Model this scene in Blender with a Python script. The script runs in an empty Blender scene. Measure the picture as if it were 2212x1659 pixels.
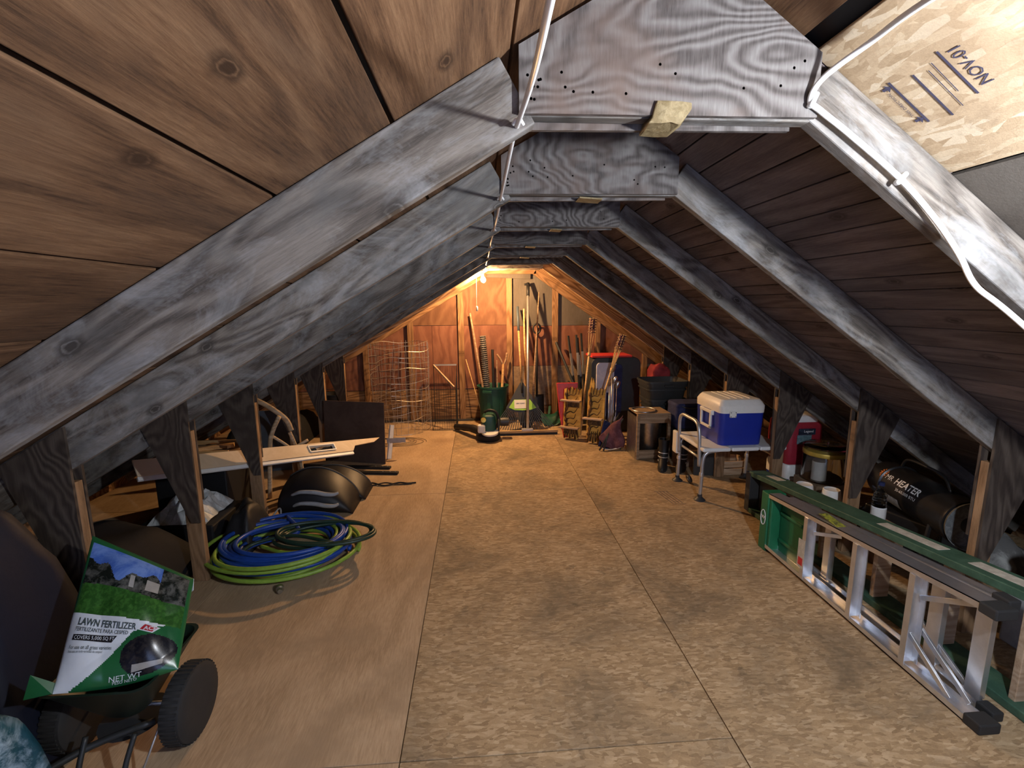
import bpy, bmesh, math, random
from mathutils import Vector, Matrix, Euler
random.seed(11)
sc = bpy.context.scene
COL = sc.collection
PI = math.pi
# ------------------------------------------------------------------ camera
F_PX, PITCH, YAW, ROLL, CAM_H = 1026.3, .1661, .0706, .0077, 1.5924
fwd = Vector((math.sin(YAW)*math.cos(PITCH), math.cos(YAW)*math.cos(PITCH), -math.sin(PITCH)))
rgt = Vector((math.cos(YAW), -math.sin(YAW), 0))
dwn = fwd.cross(rgt)
r2 = rgt*math.cos(ROLL) + dwn*math.sin(ROLL)
d2 = -rgt*math.sin(ROLL) + dwn*math.cos(ROLL)
cam = bpy.data.cameras.new('camera'); camo = bpy.data.objects.new('camera', cam); COL.objects.link(camo)
cam.sensor_width = 36; cam.sensor_fit = 'HORIZONTAL'; cam.lens = F_PX/2212*36; cam.clip_start = .02
M3 = Matrix((r2, -d2, -fwd)).transposed()
camo.matrix_world = Matrix.Translation((0, 0, CAM_H)) @ M3.to_4x4()
sc.camera = camo
# ------------------------------------------------------------------ world, exposure
w = bpy.data.worlds.new('world'); sc.world = w; w.use_nodes = True
w.node_tree.nodes['Background'].inputs[0].default_value = (.42, .56, 1.0, 1)
w.node_tree.nodes['Background'].inputs[1].default_value = 4.0
sc.view_settings.view_transform = 'Standard'; sc.view_settings.look = 'None'
sc.view_settings.gamma = 1; sc.view_settings.use_curve_mapping = False
sc.view_settings.exposure = 0.15
NEAR_LAMP = (.98, .33, 1.89); NEAR_POWER = 1900.0; NEAR_COL = (.86, .91, 1.0)
FAR_POWER = 4700.0; FAR_COL = (1.0, .58, .26)
# ------------------------------------------------------------------ materials
def nt(name):
    m = bpy.data.materials.new(name); m.use_nodes = True
    t = m.node_tree; b = t.nodes['Principled BSDF']
    return m, t, b
def N(t, typ, **kw):
    n = t.nodes.new(typ)
    for k, v in kw.items():
        if k.startswith('i_'): n.inputs[k[2:].replace('_', ' ')].default_value = v
        else: setattr(n, k, v)
    return n
def L(t, a, b): t.links.new(a, b)
def c4(c): return (c[0], c[1], c[2], 1)
def ramp(t, fac, stops, interp='LINEAR'):
    r = t.nodes.new('ShaderNodeValToRGB'); L(t, fac, r.inputs[0]); r.color_ramp.interpolation = interp
    e = r.color_ramp.elements
    while len(e) < len(stops): e.new(.5)
    for k, (p, c) in enumerate(stops): e[k].position = p; e[k].color = c4(c)
    return r.outputs[0]
def mix(t, fac, a, b, mode='MIX'):
    m = t.nodes.new('ShaderNodeMix'); m.data_type = 'RGBA'; m.blend_type = mode
    for s, v in ((m.inputs[0], fac), (m.inputs[6], a), (m.inputs[7], b)):
        if isinstance(v, (int, float)): s.default_value = v
        elif isinstance(v, tuple): s.default_value = c4(v)
        else: L(t, v, s)
    return m.outputs[2]
def coords(t, scale=(1, 1, 1), rot=(0, 0, 0), rnd=True):
    tc = N(t, 'ShaderNodeTexCoord')
    v = tc.outputs['Object']
    if rnd:
        oi = N(t, 'ShaderNodeObjectInfo'); mu = N(t, 'ShaderNodeMath', operation='MULTIPLY'); mu.inputs[1].default_value = 37.
        L(t, oi.outputs['Random'], mu.inputs[0])
        ad = N(t, 'ShaderNodeVectorMath', operation='ADD'); L(t, v, ad.inputs[0]); L(t, mu.outputs[0], ad.inputs[1]); v = ad.outputs[0]
    mp = N(t, 'ShaderNodeMapping'); mp.inputs['Scale'].default_value = scale; mp.inputs['Rotation'].default_value = rot
    L(t, v, mp.inputs[0]); return mp.outputs[0]
def noise(t, vec, scale, detail=6, rough=.6, dist=0.):
    n = N(t, 'ShaderNodeTexNoise'); L(t, vec, n.inputs['Vector'])
    n.inputs['Scale'].default_value = scale; n.inputs['Detail'].default_value = detail
    n.inputs['Roughness'].default_value = rough; n.inputs['Distortion'].default_value = dist
    return n.outputs[0]
def bump(t, b, h, strength=.3, dist=.01):
    bp = N(t, 'ShaderNodeBump'); bp.inputs['Strength'].default_value = strength; bp.inputs['Distance'].default_value = dist
    L(t, h, bp.inputs['Height']); L(t, bp.outputs[0], b.inputs['Normal'])
def wood(name, dark, mid, light, blotch=None, blo=(.5, .65), bsc=3., rough=.8, ring=22., ramt=.4, spec=.25, vary=.15, knots=True, bl2=None, krot=(0, 0, 0)):
    """sawn timber, grain along local X"""
    m, t, b = nt(name)
    fine = noise(t, coords(t, (2.0, 30, 30)), 5, 6, .82, .3)
    big = noise(t, coords(t, (.45, 3.2, 3.2)), 1.6, 2, .5, .2)
    mu = N(t, 'ShaderNodeMath', operation='MULTIPLY'); L(t, big, mu.inputs[0]); mu.inputs[1].default_value = ring*4
    sn = N(t, 'ShaderNodeMath', operation='SINE'); L(t, mu.outputs[0], sn.inputs[0])
    mr = N(t, 'ShaderNodeMapRange'); L(t, sn.outputs[0], mr.inputs[0]); mr.inputs[1].default_value = -1
    f = mix(t, ramt, fine, mr.outputs[0])
    col = ramp(t, f, [(.30, dark), (.5, mid), (.70, light)])
    if blotch:
        bn = noise(t, coords(t, (.8, 1.8, 1.8)), bsc, 5, .75, .6)
        bf = ramp(t, bn, [(blo[0], (0, 0, 0)), (blo[1], (1, 1, 1))])
        col = mix(t, bf, col, mix(t, .3, blotch, col))
    if bl2:
        bn = noise(t, coords(t, (1.1, 1.3, 1.3), (0, 0, 1)), bsc*.6, 4, .7, .4)
        col = mix(t, ramp(t, bn, [(.5, (0, 0, 0)), (.72, (.9, .9, .9))]), col, bl2)
    if knots:
        vo = N(t, 'ShaderNodeTexVoronoi', feature='F1', voronoi_dimensions='2D'); L(t, coords(t, (1.3, 2.4, 2.4), krot), vo.inputs['Vector']); vo.inputs['Scale'].default_value = 1.5
        wb_ = noise(t, coords(t, (8, 20, 20)), 4, 2, .6); md = N(t, 'ShaderNodeMath', operation='MULTIPLY_ADD'); L(t, wb_, md.inputs[0]); md.inputs[1].default_value = .05; L(t, vo.outputs['Distance'], md.inputs[2])
        kn = ramp(t, md.outputs[0], [(.05, (.95, .95, .95)), (.062, (.25, .25, .25)), (.072, (.85, .85, .85)), (.115, (0, 0, 0))])
        col = mix(t, kn, col, tuple(x*.75 for x in dark))
    oi = N(t, 'ShaderNodeObjectInfo'); hv = N(t, 'ShaderNodeHueSaturation')
    mr = N(t, 'ShaderNodeMapRange'); L(t, oi.outputs['Random'], mr.inputs[0]); mr.inputs[3].default_value = 1-vary; mr.inputs[4].default_value = 1+vary
    L(t, mr.outputs[0], hv.inputs['Value']); L(t, col, hv.inputs['Color'])
    L(t, hv.outputs[0], b.inputs['Base Color']); b.inputs['Roughness'].default_value = rough; b.inputs['Specular IOR Level'].default_value = spec
    bump(t, b, f, .25, .004)
    return m
def plywood(name, dark, mid, light, sc_=2.2, dist=7., rough=.75, blotch=None, plane='XZ', vary=.12, spec=.25, st=None, fine_amt=.45):
    """rotary-cut face veneer: swirling rings"""
    m, t, b = nt(name)
    v = coords(t, st or ((1, 1, .42) if plane == 'XZ' else (.9, .28, 1)))
    big = noise(t, v, sc_, 4, .42, .3)
    wv = N(t, 'ShaderNodeMath', operation='MULTIPLY'); L(t, big, wv.inputs[0]); wv.inputs[1].default_value = dist*11
    sn = N(t, 'ShaderNodeMath', operation='SINE'); L(t, wv.outputs[0], sn.inputs[0])
    mr = N(t, 'ShaderNodeMapRange'); L(t, sn.outputs[0], mr.inputs[0]); mr.inputs[1].default_value = -1
    fine = noise(t, coords(t, (14, 14, 1.5) if plane == 'XZ' else (14, 1.5, 14)), 10, 3, .7)
    f = mix(t, fine_amt, mr.outputs[0], fine)
    col = ramp(t, f, [(.2, dark), (.55, mid), (.85, light)])
    if blotch:
        bn = noise(t, coords(t), 2.4, 4, .7, .2)
        col = mix(t, ramp(t, bn, [(.48, (0, 0, 0)), (.7, (1, 1, 1))]), col, blotch)
    oi = N(t, 'ShaderNodeObjectInfo'); hv = N(t, 'ShaderNodeHueSaturation')
    m2 = N(t, 'ShaderNodeMapRange'); L(t, oi.outputs['Random'], m2.inputs[0]); m2.inputs[3].default_value = 1-vary; m2.inputs[4].default_value = 1+vary
    L(t, m2.outputs[0], hv.inputs['Value']); L(t, col, hv.inputs['Color']); L(t, hv.outputs[0], b.inputs['Base Color'])
    b.inputs['Roughness'].default_value = rough; b.inputs['Specular IOR Level'].default_value = spec
    bump(t, b, f, .25, .004)
    return m
def osb(name, cols, dirt=(.05, .04, .03), damt=(.5, .75), rough=.75, flake=16., soft=.5):
    """strand board: overlapping flakes at several angles, stains"""
    m, t, b = nt(name)
    col = None
    for k, ang in enumerate((.35, -.7, 1.25, 2.2)):
        wob = noise(t, coords(t), 9., 1, .5)
        v = coords(t, (1, 3.0, 1), (0, 0, ang))
        ad = N(t, 'ShaderNodeVectorMath', operation='ADD'); L(t, v, ad.inputs[0])
        sc2 = N(t, 'ShaderNodeVectorMath', operation='SCALE'); sc2.inputs[3].default_value = .10; cv = N(t, 'ShaderNodeCombineXYZ'); L(t, wob, cv.inputs[0]); L(t, wob, cv.inputs[1]); L(t, cv.outputs[0], sc2.inputs[0]); L(t, sc2.outputs[0], ad.inputs[1])
        vo = N(t, 'ShaderNodeTexVoronoi', feature='F1'); L(t, ad.outputs[0], vo.inputs['Vector']); vo.inputs['Scale'].default_value = flake*(1+.35*k); vo.inputs['Randomness'].default_value = 1.
        s = N(t, 'ShaderNodeSeparateColor'); L(t, vo.outputs['Color'], s.inputs[0])
        ck = ramp(t, s.outputs[0], [(0, cols[0]), (.35, cols[1]), (.7, cols[2]), (1, cols[3])])
        if col is None: col = ck
        else:
            gt = N(t, 'ShaderNodeMath', operation='GREATER_THAN'); L(t, s.outputs[1], gt.inputs[0]); gt.inputs[1].default_value = .55
            col = mix(t, gt.outputs[0], col, ck)
    avg = tuple((cols[1][q]+cols[2][q])/2 for q in range(3))
    col = mix(t, soft, col, avg)
    fine = noise(t, coords(t, (1, 1.6, 1)), 130, 3, .75)
    col = mix(t, .28, col, ramp(t, fine, [(.3, tuple(x*.55 for x in cols[1])), (.7, cols[2])]))
    big = noise(t, coords(t, rnd=False), 1.9, 5, .7, .5)
    col = mix(t, ramp(t, big, [(damt[0], (0, 0, 0)), (damt[1], (1, 1, 1))]), col, dirt)
    sp = noise(t, coords(t, rnd=False), 6.5, 4, .65, .3)
    col = mix(t, ramp(t, sp, [(.62, (0, 0, 0)), (.74, (.75, .75, .75))]), col, tuple(x*.75 for x in dirt))
    L(t, col, b.inputs['Base Color']); b.inputs['Roughness'].default_value = rough; b.inputs['Specular IOR Level'].default_value = .3
    bump(t, b, fine, .3, .002)
    return m
def plain(name, col, rough=.5, metal=0., var=.15, nscale=30., bumpk=0., spec=.5, alpha=None, trans=0.):
    m, t, b = nt(name)
    n = noise(t, coords(t), nscale, 5, .65)
    L(t, ramp(t, n, [(.25, tuple(x*(1-var) for x in col)), (.75, tuple(min(1, x*(1+var)) for x in col))]), b.inputs['Base Color'])
    b.inputs['Roughness'].default_value = rough; b.inputs['Metallic'].default_value = metal; b.inputs['Specular IOR Level'].default_value = spec
    if trans: b.inputs['Transmission Weight'].default_value = trans
    if alpha: b.inputs['Alpha'].default_value = alpha
    if bumpk: bump(t, b, n, bumpk, .01)
    return m
def mottled(name, ca, cb, thr=(.45, .6), nscale=8., rough=.6, metal=0., spec=.4, bumpk=.1):
    m, t, b = nt(name)
    n = noise(t, coords(t), nscale, 8, .7, .4)
    L(t, ramp(t, n, [(thr[0], ca), (thr[1], cb)]), b.inputs['Base Color'])
    b.inputs['Roughness'].default_value = rough; b.inputs['Metallic'].default_value = metal; b.inputs['Specular IOR Level'].default_value = spec
    bump(t, b, n, bumpk, .01)
    return m
def emit(name, col, strength):
    m = bpy.data.materials.new(name); m.use_nodes = True; t = m.node_tree; t.nodes.clear()
    e = t.nodes.new('ShaderNodeEmission'); o = t.nodes.new('ShaderNodeOutputMaterial')
    e.inputs[0].default_value = c4(col); e.inputs[1].default_value = strength; L(t, e.outputs[0], o.inputs[0]); return m
W = {}
W['rafter'] = wood('rafter_wood', (.055, .046, .038), (.125, .106, .088), (.205, .18, .152), blotch=(.30, .30, .295), blo=(.46, .70), bsc=4.6, bl2=(.10, .097, .09), ramt=.25, krot=(PI/2, 0, 0))
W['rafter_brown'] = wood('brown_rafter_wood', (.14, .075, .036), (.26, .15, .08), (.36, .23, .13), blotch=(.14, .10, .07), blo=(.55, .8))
W['board_l'] = wood('brown_board', (.045, .021, .009), (.125, .063, .029), (.20, .112, .056), blotch=(.052, .034, .023), blo=(.50, .80), bsc=1.1, ring=9, ramt=.18, vary=.12)
W['board_r'] = wood('hazed_board', (.085, .066, .062), (.165, .130, .122), (.235, .195, .185), blotch=(.10, .088, .092), blo=(.45, .75), bsc=2., ring=9, ramt=.2)  # right roof boards: colour lifted and greyed to hold some lens haze
W['post'] = wood('post_wood', (.15, .088, .044), (.25, .15, .078), (.32, .20, .11), blotch=(.085, .058, .04), blo=(.52, .85), ramt=.2)
W['gusset'] = plywood('gusset_plywood', (.045, .037, .033), (.115, .102, .094), (.175, .163, .152), blotch=(.12, .085, .068), sc_=2.0, dist=20., st=(.5, 1, 1.3), fine_amt=.58)
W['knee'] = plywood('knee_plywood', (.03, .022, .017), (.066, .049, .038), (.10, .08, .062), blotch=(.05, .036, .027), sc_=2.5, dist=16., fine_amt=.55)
W['ply_edge'] = plain('plywood_edge', (.42, .24, .12), .8)
W['ply_orange'] = plywood('orange_plywood', (.10, .044, .022), (.135, .062, .032), (.165, .083, .045), sc_=1.6, dist=9, fine_amt=.55)
W['ply_red'] = plywood('red_plywood', (.125, .048, .029), (.17, .068, .041), (.215, .098, .06), sc_=3.0, dist=5., fine_amt=.6)
W['ply_grey'] = plywood('grey_plywood', (.075, .062, .05), (.105, .089, .073), (.13, .113, .094), sc_=1.5, dist=3., fine_amt=.7)
W['osb_grey'] = osb('grey_osb', ((.16, .10, .06), (.24, .16, .10), (.30, .21, .14), (.36, .27, .19)))
W['plank_wall'] = wood('wall_plank', (.12, .062, .028), (.20, .11, .052), (.27, .16, .08))
W['stud'] = wood('stud_wood', (.13, .065, .029), (.21, .112, .052), (.27, .155, .08), ramt=.3)
W['osb_floor'] = osb('osb_floor', ((.20, .125, .06), (.36, .245, .13), (.47, .335, .19), (.62, .48, .31)), dirt=(.13, .10, .065), damt=(.44, .74), soft=.25)
W['osb_roof'] = osb('osb_roof', ((.33, .22, .12), (.46, .33, .2), (.55, .42, .27), (.66, .55, .40)), dirt=(.36, .25, .15), flake=10., soft=.1)
W['ply_floor'] = plywood('plywood_floor', (.27, .18, .10), (.43, .305, .185), (.52, .39, .25), sc_=1.6, dist=5., blotch=(.33, .235, .145), fine_amt=.82, plane='XY')
W['foam'] = mottled('yellow_foam', (.19, .14, .065), (.28, .22, .115), bumpk=.6, nscale=40)
W['black'] = plain('black_plastic', (.011, .011, .012), .55, spec=.35)
W['dark'] = plain('dark_grey_plastic', (.03, .032, .035), .5)
W['white'] = plain('white_plastic', (.72, .72, .70), .4, var=.05)
W['cable'] = plain('white_cable', (.80, .80, .78), .45, var=.04)
W['steel'] = plain('steel', (.55, .55, .56), .35, 1.)
W['ink'] = plain('print_ink', (.045, .04, .075), .8)
# ------------------------------------------------------------------ mesh helpers
class MB:
    def __init__(s): s.v = []; s.f = []; s.mi = []
    def add(s, vs, fs, mi=0):
        o = len(s.v); s.v += [tuple(x) for x in vs]; s.f += [tuple(i+o for i in f) for f in fs]; s.mi += [mi]*len(fs); return s
    def box(s, c, d, M=None, mi=0, tap=(1, 1)):
        x, y, z = d[0]/2, d[1]/2, d[2]/2; vs = []
        for k in (-1, 1):
            tx, ty = tap if k > 0 else (1, 1)
            for a, b in ((-1, -1), (1, -1), (1, 1), (-1, 1)): vs.append(Vector((a*x*tx, b*y*ty, k*z)))
        if M: vs = [M @ q for q in vs]
        vs = [q+Vector(c) for q in vs]
        return s.add(vs, [(3, 2, 1, 0), (4, 5, 6, 7), (0, 1, 5, 4), (1, 2, 6, 5), (2, 3, 7, 6), (3, 0, 4, 7)], mi)
    def beam(s, a, b, wd, ht, up=(0, 0, 1), mi=0):
        a = Vector(a); b = Vector(b); d = (b-a); n = d.normalized(); u = Vector(up); sd = n.cross(u)
        if sd.length < 1e-5: sd = n.cross(Vector((1, 0, 0)))
        sd.normalize(); u = sd.cross(n); vs = []
        for p in (a, b):
            for q, r in ((-1, -1), (1, -1), (1, 1), (-1, 1)): vs.append(p+sd*(q*wd/2)+u*(r*ht/2))
        return s.add(vs, [(0, 1, 2, 3), (7, 6, 5, 4), (1, 0, 4, 5), (2, 1, 5, 6), (3, 2, 6, 7), (0, 3, 7, 4)], mi)
    def prism(s, poly, t0, t1, axis='Y', mi=0):
        def P(p, t):
            return {'Y': (p[0], t, p[1]), 'X': (t, p[0], p[1]), 'Z': (p[0], p[1], t)}[axis]
        n = len(poly); vs = [P(p, t0) for p in poly]+[P(p, t1) for p in poly]
        fs = [tuple(range(n)), tuple(range(2*n-1, n-1, -1))]
        fs += [((k+1) % n, k, n+k, n+(k+1) % n) for k in range(n)]
        return s.add(vs, fs, mi)
    def tube(s, pts, r, n=8, closed=False, mi=0, cap=True):
        pts = [Vector(p) for p in pts]; m = len(pts); rs = r if isinstance(r, (list, tuple)) else [r]*m
        vs = []; pu = None
        for k, p in enumerate(pts):
            a = pts[k-1] if (k > 0 or closed) else p; c = pts[(k+1) % m] if (k < m-1 or closed) else p
            d = (c-a).normalized() if (c-a).length > 1e-9 else Vector((0, 0, 1))
            u = (pu - d*pu.dot(d)) if pu is not None else d.orthogonal()
            if u.length < 1e-6: u = d.orthogonal()
            u.normalize(); pu = u; w_ = d.cross(u)
            for j in range(n):
                an = 2*PI*j/n; vs.append(p+(u*math.cos(an)+w_*math.sin(an))*rs[k])
        fs = []
        for k in range(m if closed else m-1):
            k2 = (k+1) % m
            for j in range(n): fs.append((k*n+j, k*n+(j+1) % n, k2*n+(j+1) % n, k2*n+j))
        if cap and not closed: fs += [tuple(range(n-1, -1, -1)), tuple(range((m-1)*n, m*n))]
        return s.add(vs, fs, mi)
    def lathe(s, prof, n=24, c=(0, 0, 0), M=None, mi=0, sx=1, sy=1):
        """profile [(r,z)...]"""
        vs = []
        for r, z in prof:
            for j in range(n):
                a = 2*PI*j/n; q = Vector((r*math.cos(a)*sx, r*math.sin(a)*sy, z))
                if M: q = M @ q
                vs.append(q+Vector(c))
        fs = []
        for k in range(len(prof)-1):
            for j in range(n): fs.append((k*n+j, k*n+(j+1) % n, (k+1)*n+(j+1) % n, (k+1)*n+j))
        fs += [tuple(range(n-1, -1, -1)), tuple(range((len(prof)-1)*n, len(prof)*n))]
        return s.add(vs, fs, mi)
    def loft(s, rings, mi=0, cap=True):
        n = len(rings[0]); vs = [p for r in rings for p in r]; fs = []
        for k in range(len(rings)-1):
            for j in range(n): fs.append((k*n+j, k*n+(j+1) % n, (k+1)*n+(j+1) % n, (k+1)*n+j))
        if cap: fs += [tuple(range(n-1, -1, -1)), tuple(range((len(rings)-1)*n, len(rings)*n))]
        return s.add(vs, fs, mi)
    def grid(s, nu, nv, fn, mi=0, thick=None):
        vs = [Vector(fn(i/(nu-1), j/(nv-1))) for j in range(nv) for i in range(nu)]
        fs = [(j*nu+i, j*nu+i+1, (j+1)*nu+i+1, (j+1)*nu+i) for j in range(nv-1) for i in range(nu-1)]
        return s.add(vs, fs, mi)
    def mesh(s, name):
        me = bpy.data.meshes.new(name); me.from_pydata(s.v, [], s.f); me.update(); return me
    def build(s, name, mats, parent=None, smooth=False, bevel=0., loc=None, rot=None, solid=0., subd=0, weld=False, autosm=None):
        me = s.mesh(name)
        if not isinstance(mats, (list, tuple)): mats = [mats]
        for m in mats: me.materials.append(m)
        if len(mats) > 1: me.polygons.foreach_set('material_index', s.mi)
        if weld or bevel or subd or solid:
            bm = bmesh.new(); bm.from_mesh(me); bmesh.ops.remove_doubles(bm, verts=bm.verts, dist=1e-5)
            if not solid: bmesh.ops.recalc_face_normals(bm, faces=bm.faces)
            bm.to_mesh(me); bm.free()
        o = bpy.data.objects.new(name, me); COL.objects.link(o)
        if parent: o.parent = parent
        if loc: o.location = loc
        if rot: o.rotation_euler = rot
        if solid: md = o.modifiers.new('s', 'SOLIDIFY'); md.thickness = solid; md.offset = 0
        if bevel:
            md = o.modifiers.new('b', 'BEVEL'); md.width = bevel; md.segments = 2; md.limit_method = 'ANGLE'; md.angle_limit = .6
        if subd: md = o.modifiers.new('u', 'SUBSURF'); md.levels = subd; md.render_levels = subd
        if smooth:
            for p in me.polygons: p.use_smooth = True
            if autosm is not None:
                try: me.set_sharp_from_angle(angle=autosm)
                except Exception: pass
        return o
def tag(o, label=None, cat=None, group=None, kind=None):
    for k, v in (('label', label), ('category', cat), ('group', group), ('kind', kind)):
        if v: o[k] = v
    return o
def thing(name, label, cat, loc=(0, 0, 0), rz=0., group=None, rot=None):
    o = bpy.data.objects.new(name, None); COL.objects.link(o); o.location = loc
    o.rotation_euler = rot if rot else (0, 0, rz); o.empty_display_size = .05
    return tag(o, label, cat, group)
def struct(name):
    o = bpy.data.objects.new(name, None); COL.objects.link(o); o.empty_display_size = .05
    o['kind'] = 'structure'; return o
def timber(name, a, b, wd, ht, mat, parent=None, up=(0, 0, 1), bevel=.003):
    """plank from a to b, grain along local X"""
    a = Vector(a); b = Vector(b); d = b-a; n = d.normalized(); u = Vector(up); sd = u.cross(n).normalized(); u = n.cross(sd)
    o = MB().box((0, 0, 0), (d.length, wd, ht)).build(name, mat, parent, bevel=bevel)
    M = Matrix((n, sd, u)).transposed().to_4x4(); M.translation = (a+b)/2
    o.matrix_basis = M
    return o
def text(name, s, size, mat, parent, M, ext=.0006, align='CENTER', bold=0., sx=1.):
    cu = bpy.data.curves.new('t', 'FONT'); cu.body = s; cu.size = size; cu.align_x = align; cu.align_y = 'CENTER'
    cu.extrude = ext; cu.offset = bold; cu.resolution_u = 2
    to = bpy.data.objects.new('t', cu); COL.objects.link(to)
    dg = bpy.context.evaluated_depsgraph_get(); me = bpy.data.meshes.new_from_object(to.evaluated_get(dg))
    bpy.data.objects.remove(to); bpy.data.curves.remove(cu)
    me.materials.clear(); me.materials.append(mat)
    o = bpy.data.objects.new(name, me); COL.objects.link(o); o.parent = parent
    o.matrix_basis = M @ Matrix.Diagonal((sx, 1, 1, 1)); return o
def frame(o, x, y):
    """matrix with local x,y axes given, z normal"""
    x = Vector(x).normalized(); y = Vector(y); z = x.cross(y).normalized(); y = z.cross(x)
    M = Matrix((x, y, z)).transposed().to_4x4(); M.translation = o; return M
def arc(c, r, a0, a1, n, ax='XZ', ry=None):
    out = []; ry = ry or r
    for k in range(n+1):
        a = a0+(a1-a0)*k/n; u, v = r*math.cos(a), ry*math.sin(a)
        d = {'XZ': (u, 0, v), 'XY': (u, v, 0), 'YZ': (0, u, v)}[ax]
        out.append((c[0]+d[0], c[1]+d[1], c[2]+d[2]))
    return out
def spline(pts, n=8):
    P = [Vector(p) for p in pts]; P = [P[0]*2-P[1]]+P+[P[-1]*2-P[-2]]; out = []
    for k in range(1, len(P)-2):
        for j in range(n):
            t_ = j/n; a, b, c, d = P[k-1], P[k], P[k+1], P[k+2]
            out.append(.5*((2*b)+(c-a)*t_+(2*a-5*b+4*c-d)*t_**2+(3*b-a-3*c+d)*t_**3))
    out.append(P[-2]); return out
# ------------------------------------------------------------------ room geometry
Y0, SP, NT = 1.1415, .7732, 7
TY = [Y0+SP*k for k in range(NT)]
GAB = 6.53
SLL, SLR = .59, .705                        # roof slopes left, right
def zl_low(x): return 1.962+SLL*(x-.09)
def zl_up(x): return 2.150+SLL*(x-.09)
def zr_low(x): return 2.005-SLR*(x-.785)
def zr_up(x): return 2.168-SLR*(x-.775)
XL, XR = -1.607, 2.314
RIDGE_X = .477
fl = struct('floor')
def sheet(name, x0, x1, y0, y1, mat, par, z=0., t=.018):
    o = MB().box((0, 0, 0), (x1-x0-.004, y1-y0-.004, t)).build(name, mat, par, bevel=.0015)
    o.location = ((x0+x1)/2, (y0+y1)/2, z-t/2); return o
SEAM = 3.90
for a, b, ys, m in ((-1.525, -.305, (-1.1, 1.46, SEAM+.0, GAB), 'ply_floor'), (-.305, .915, (-.98, 1.46, SEAM, GAB), 'osb_floor'), (.915, 2.135, (-.98, .9, 3.4, GAB), 'osb_floor'),
                    (-3.25, -1.525, (-1.1, 1.3, 3.74, GAB), 'ply_floor'), (2.135, 3.66, (-1.1, 1.46, 3.9, GAB), 'osb_floor')):
    for q in range(len(ys)-1):
        sheet('plywood_sheet' if m == 'ply_floor' else 'osb_sheet', a, b, ys[q], ys[q+1], W[m], fl)
MB().box((.2, 2.7, -.04), (7, 8, .04)).build('subfloor', W['dark'], fl)
ce = struct('ceiling')
def roofboard(name, xa, xb, y0, y1, side, mat, t=.019, gap=.006):
    f = zl_up if side == 'L' else zr_up
    a = Vector((xa, 0, f(xa))); b = Vector((xb, 0, f(xb))); d = b-a; n = d.normalized(); up = Vector((0, 1, 0)).cross(n)
    if up.z < 0: up = -up
    mid = (a+b)/2+up*(t/2); 
    o = MB().box((0, 0, 0), (y1-y0-.003, d.length-gap, t)).build(name, mat, ce, bevel=.002)
    X_ = Vector((0, 1, 0)); Y_ = up.cross(X_)
    M = Matrix((X_, Y_, up)).transposed().to_4x4(); M.translation = mid+Vector((0, (y0+y1)/2, 0)); o.matrix_basis = M
    return o
x = .087; k = 0
roofboard('roof_board', .087, .475, -1.15, GAB, 'L', W['board_l'])
while x > -3.05:
    x2 = x-.2665; js = [-1.15, GAB] if k % 2 else [-1.15, TY[2+(k % 3)]+.02, GAB]
    for q in range(len(js)-1): roofboard('roof_board', x2, x, js[q], js[q+1], 'L', W['board_l'], gap=.010 if k < 5 else .006)
    x = x2; k += 1
rs = [.48, .585, .688, .788, .879, .975, .1071*10, 1.172, 1.251, 1.351, 1.468, 1.535]
while rs[-1] < 3.7: rs.append(rs[-1]+.098+random.uniform(-.012, .018))
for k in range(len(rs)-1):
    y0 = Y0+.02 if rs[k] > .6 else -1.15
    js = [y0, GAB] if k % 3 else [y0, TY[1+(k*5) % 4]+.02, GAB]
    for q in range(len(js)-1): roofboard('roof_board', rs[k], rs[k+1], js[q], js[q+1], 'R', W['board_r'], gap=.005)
roofboard('roof_board', .48, .752, -1.15, Y0+.02, 'R', W['board_l'])
osr = roofboard('osb_sheet', .785, 1.158, -1.15, Y0+.02, 'R', W['osb_roof'], t=.012)
roofboard('plywood_sheet', 1.162, 3.6, -1.15, Y0+.02, 'R', W['ply_grey'], t=.012)
for sd, f, xa, xb in (('L', zl_up, -3.28, RIDGE_X), ('R', zr_up, 3.72, RIDGE_X)):
    MB().prism([(xa, f(xa)+.03), (xb, f(xb)+.03), (xb, f(xb)+.05), (xa, f(xa)+.05)], -1.2, GAB+.1).build('roof_felt', W['black'], ce)
for x_ in (-3.27, 3.7): MB().box((x_, 2.7, .12), (.02, 7.8, .36)).build('eave_board', W['plank_wall'], ce)
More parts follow.
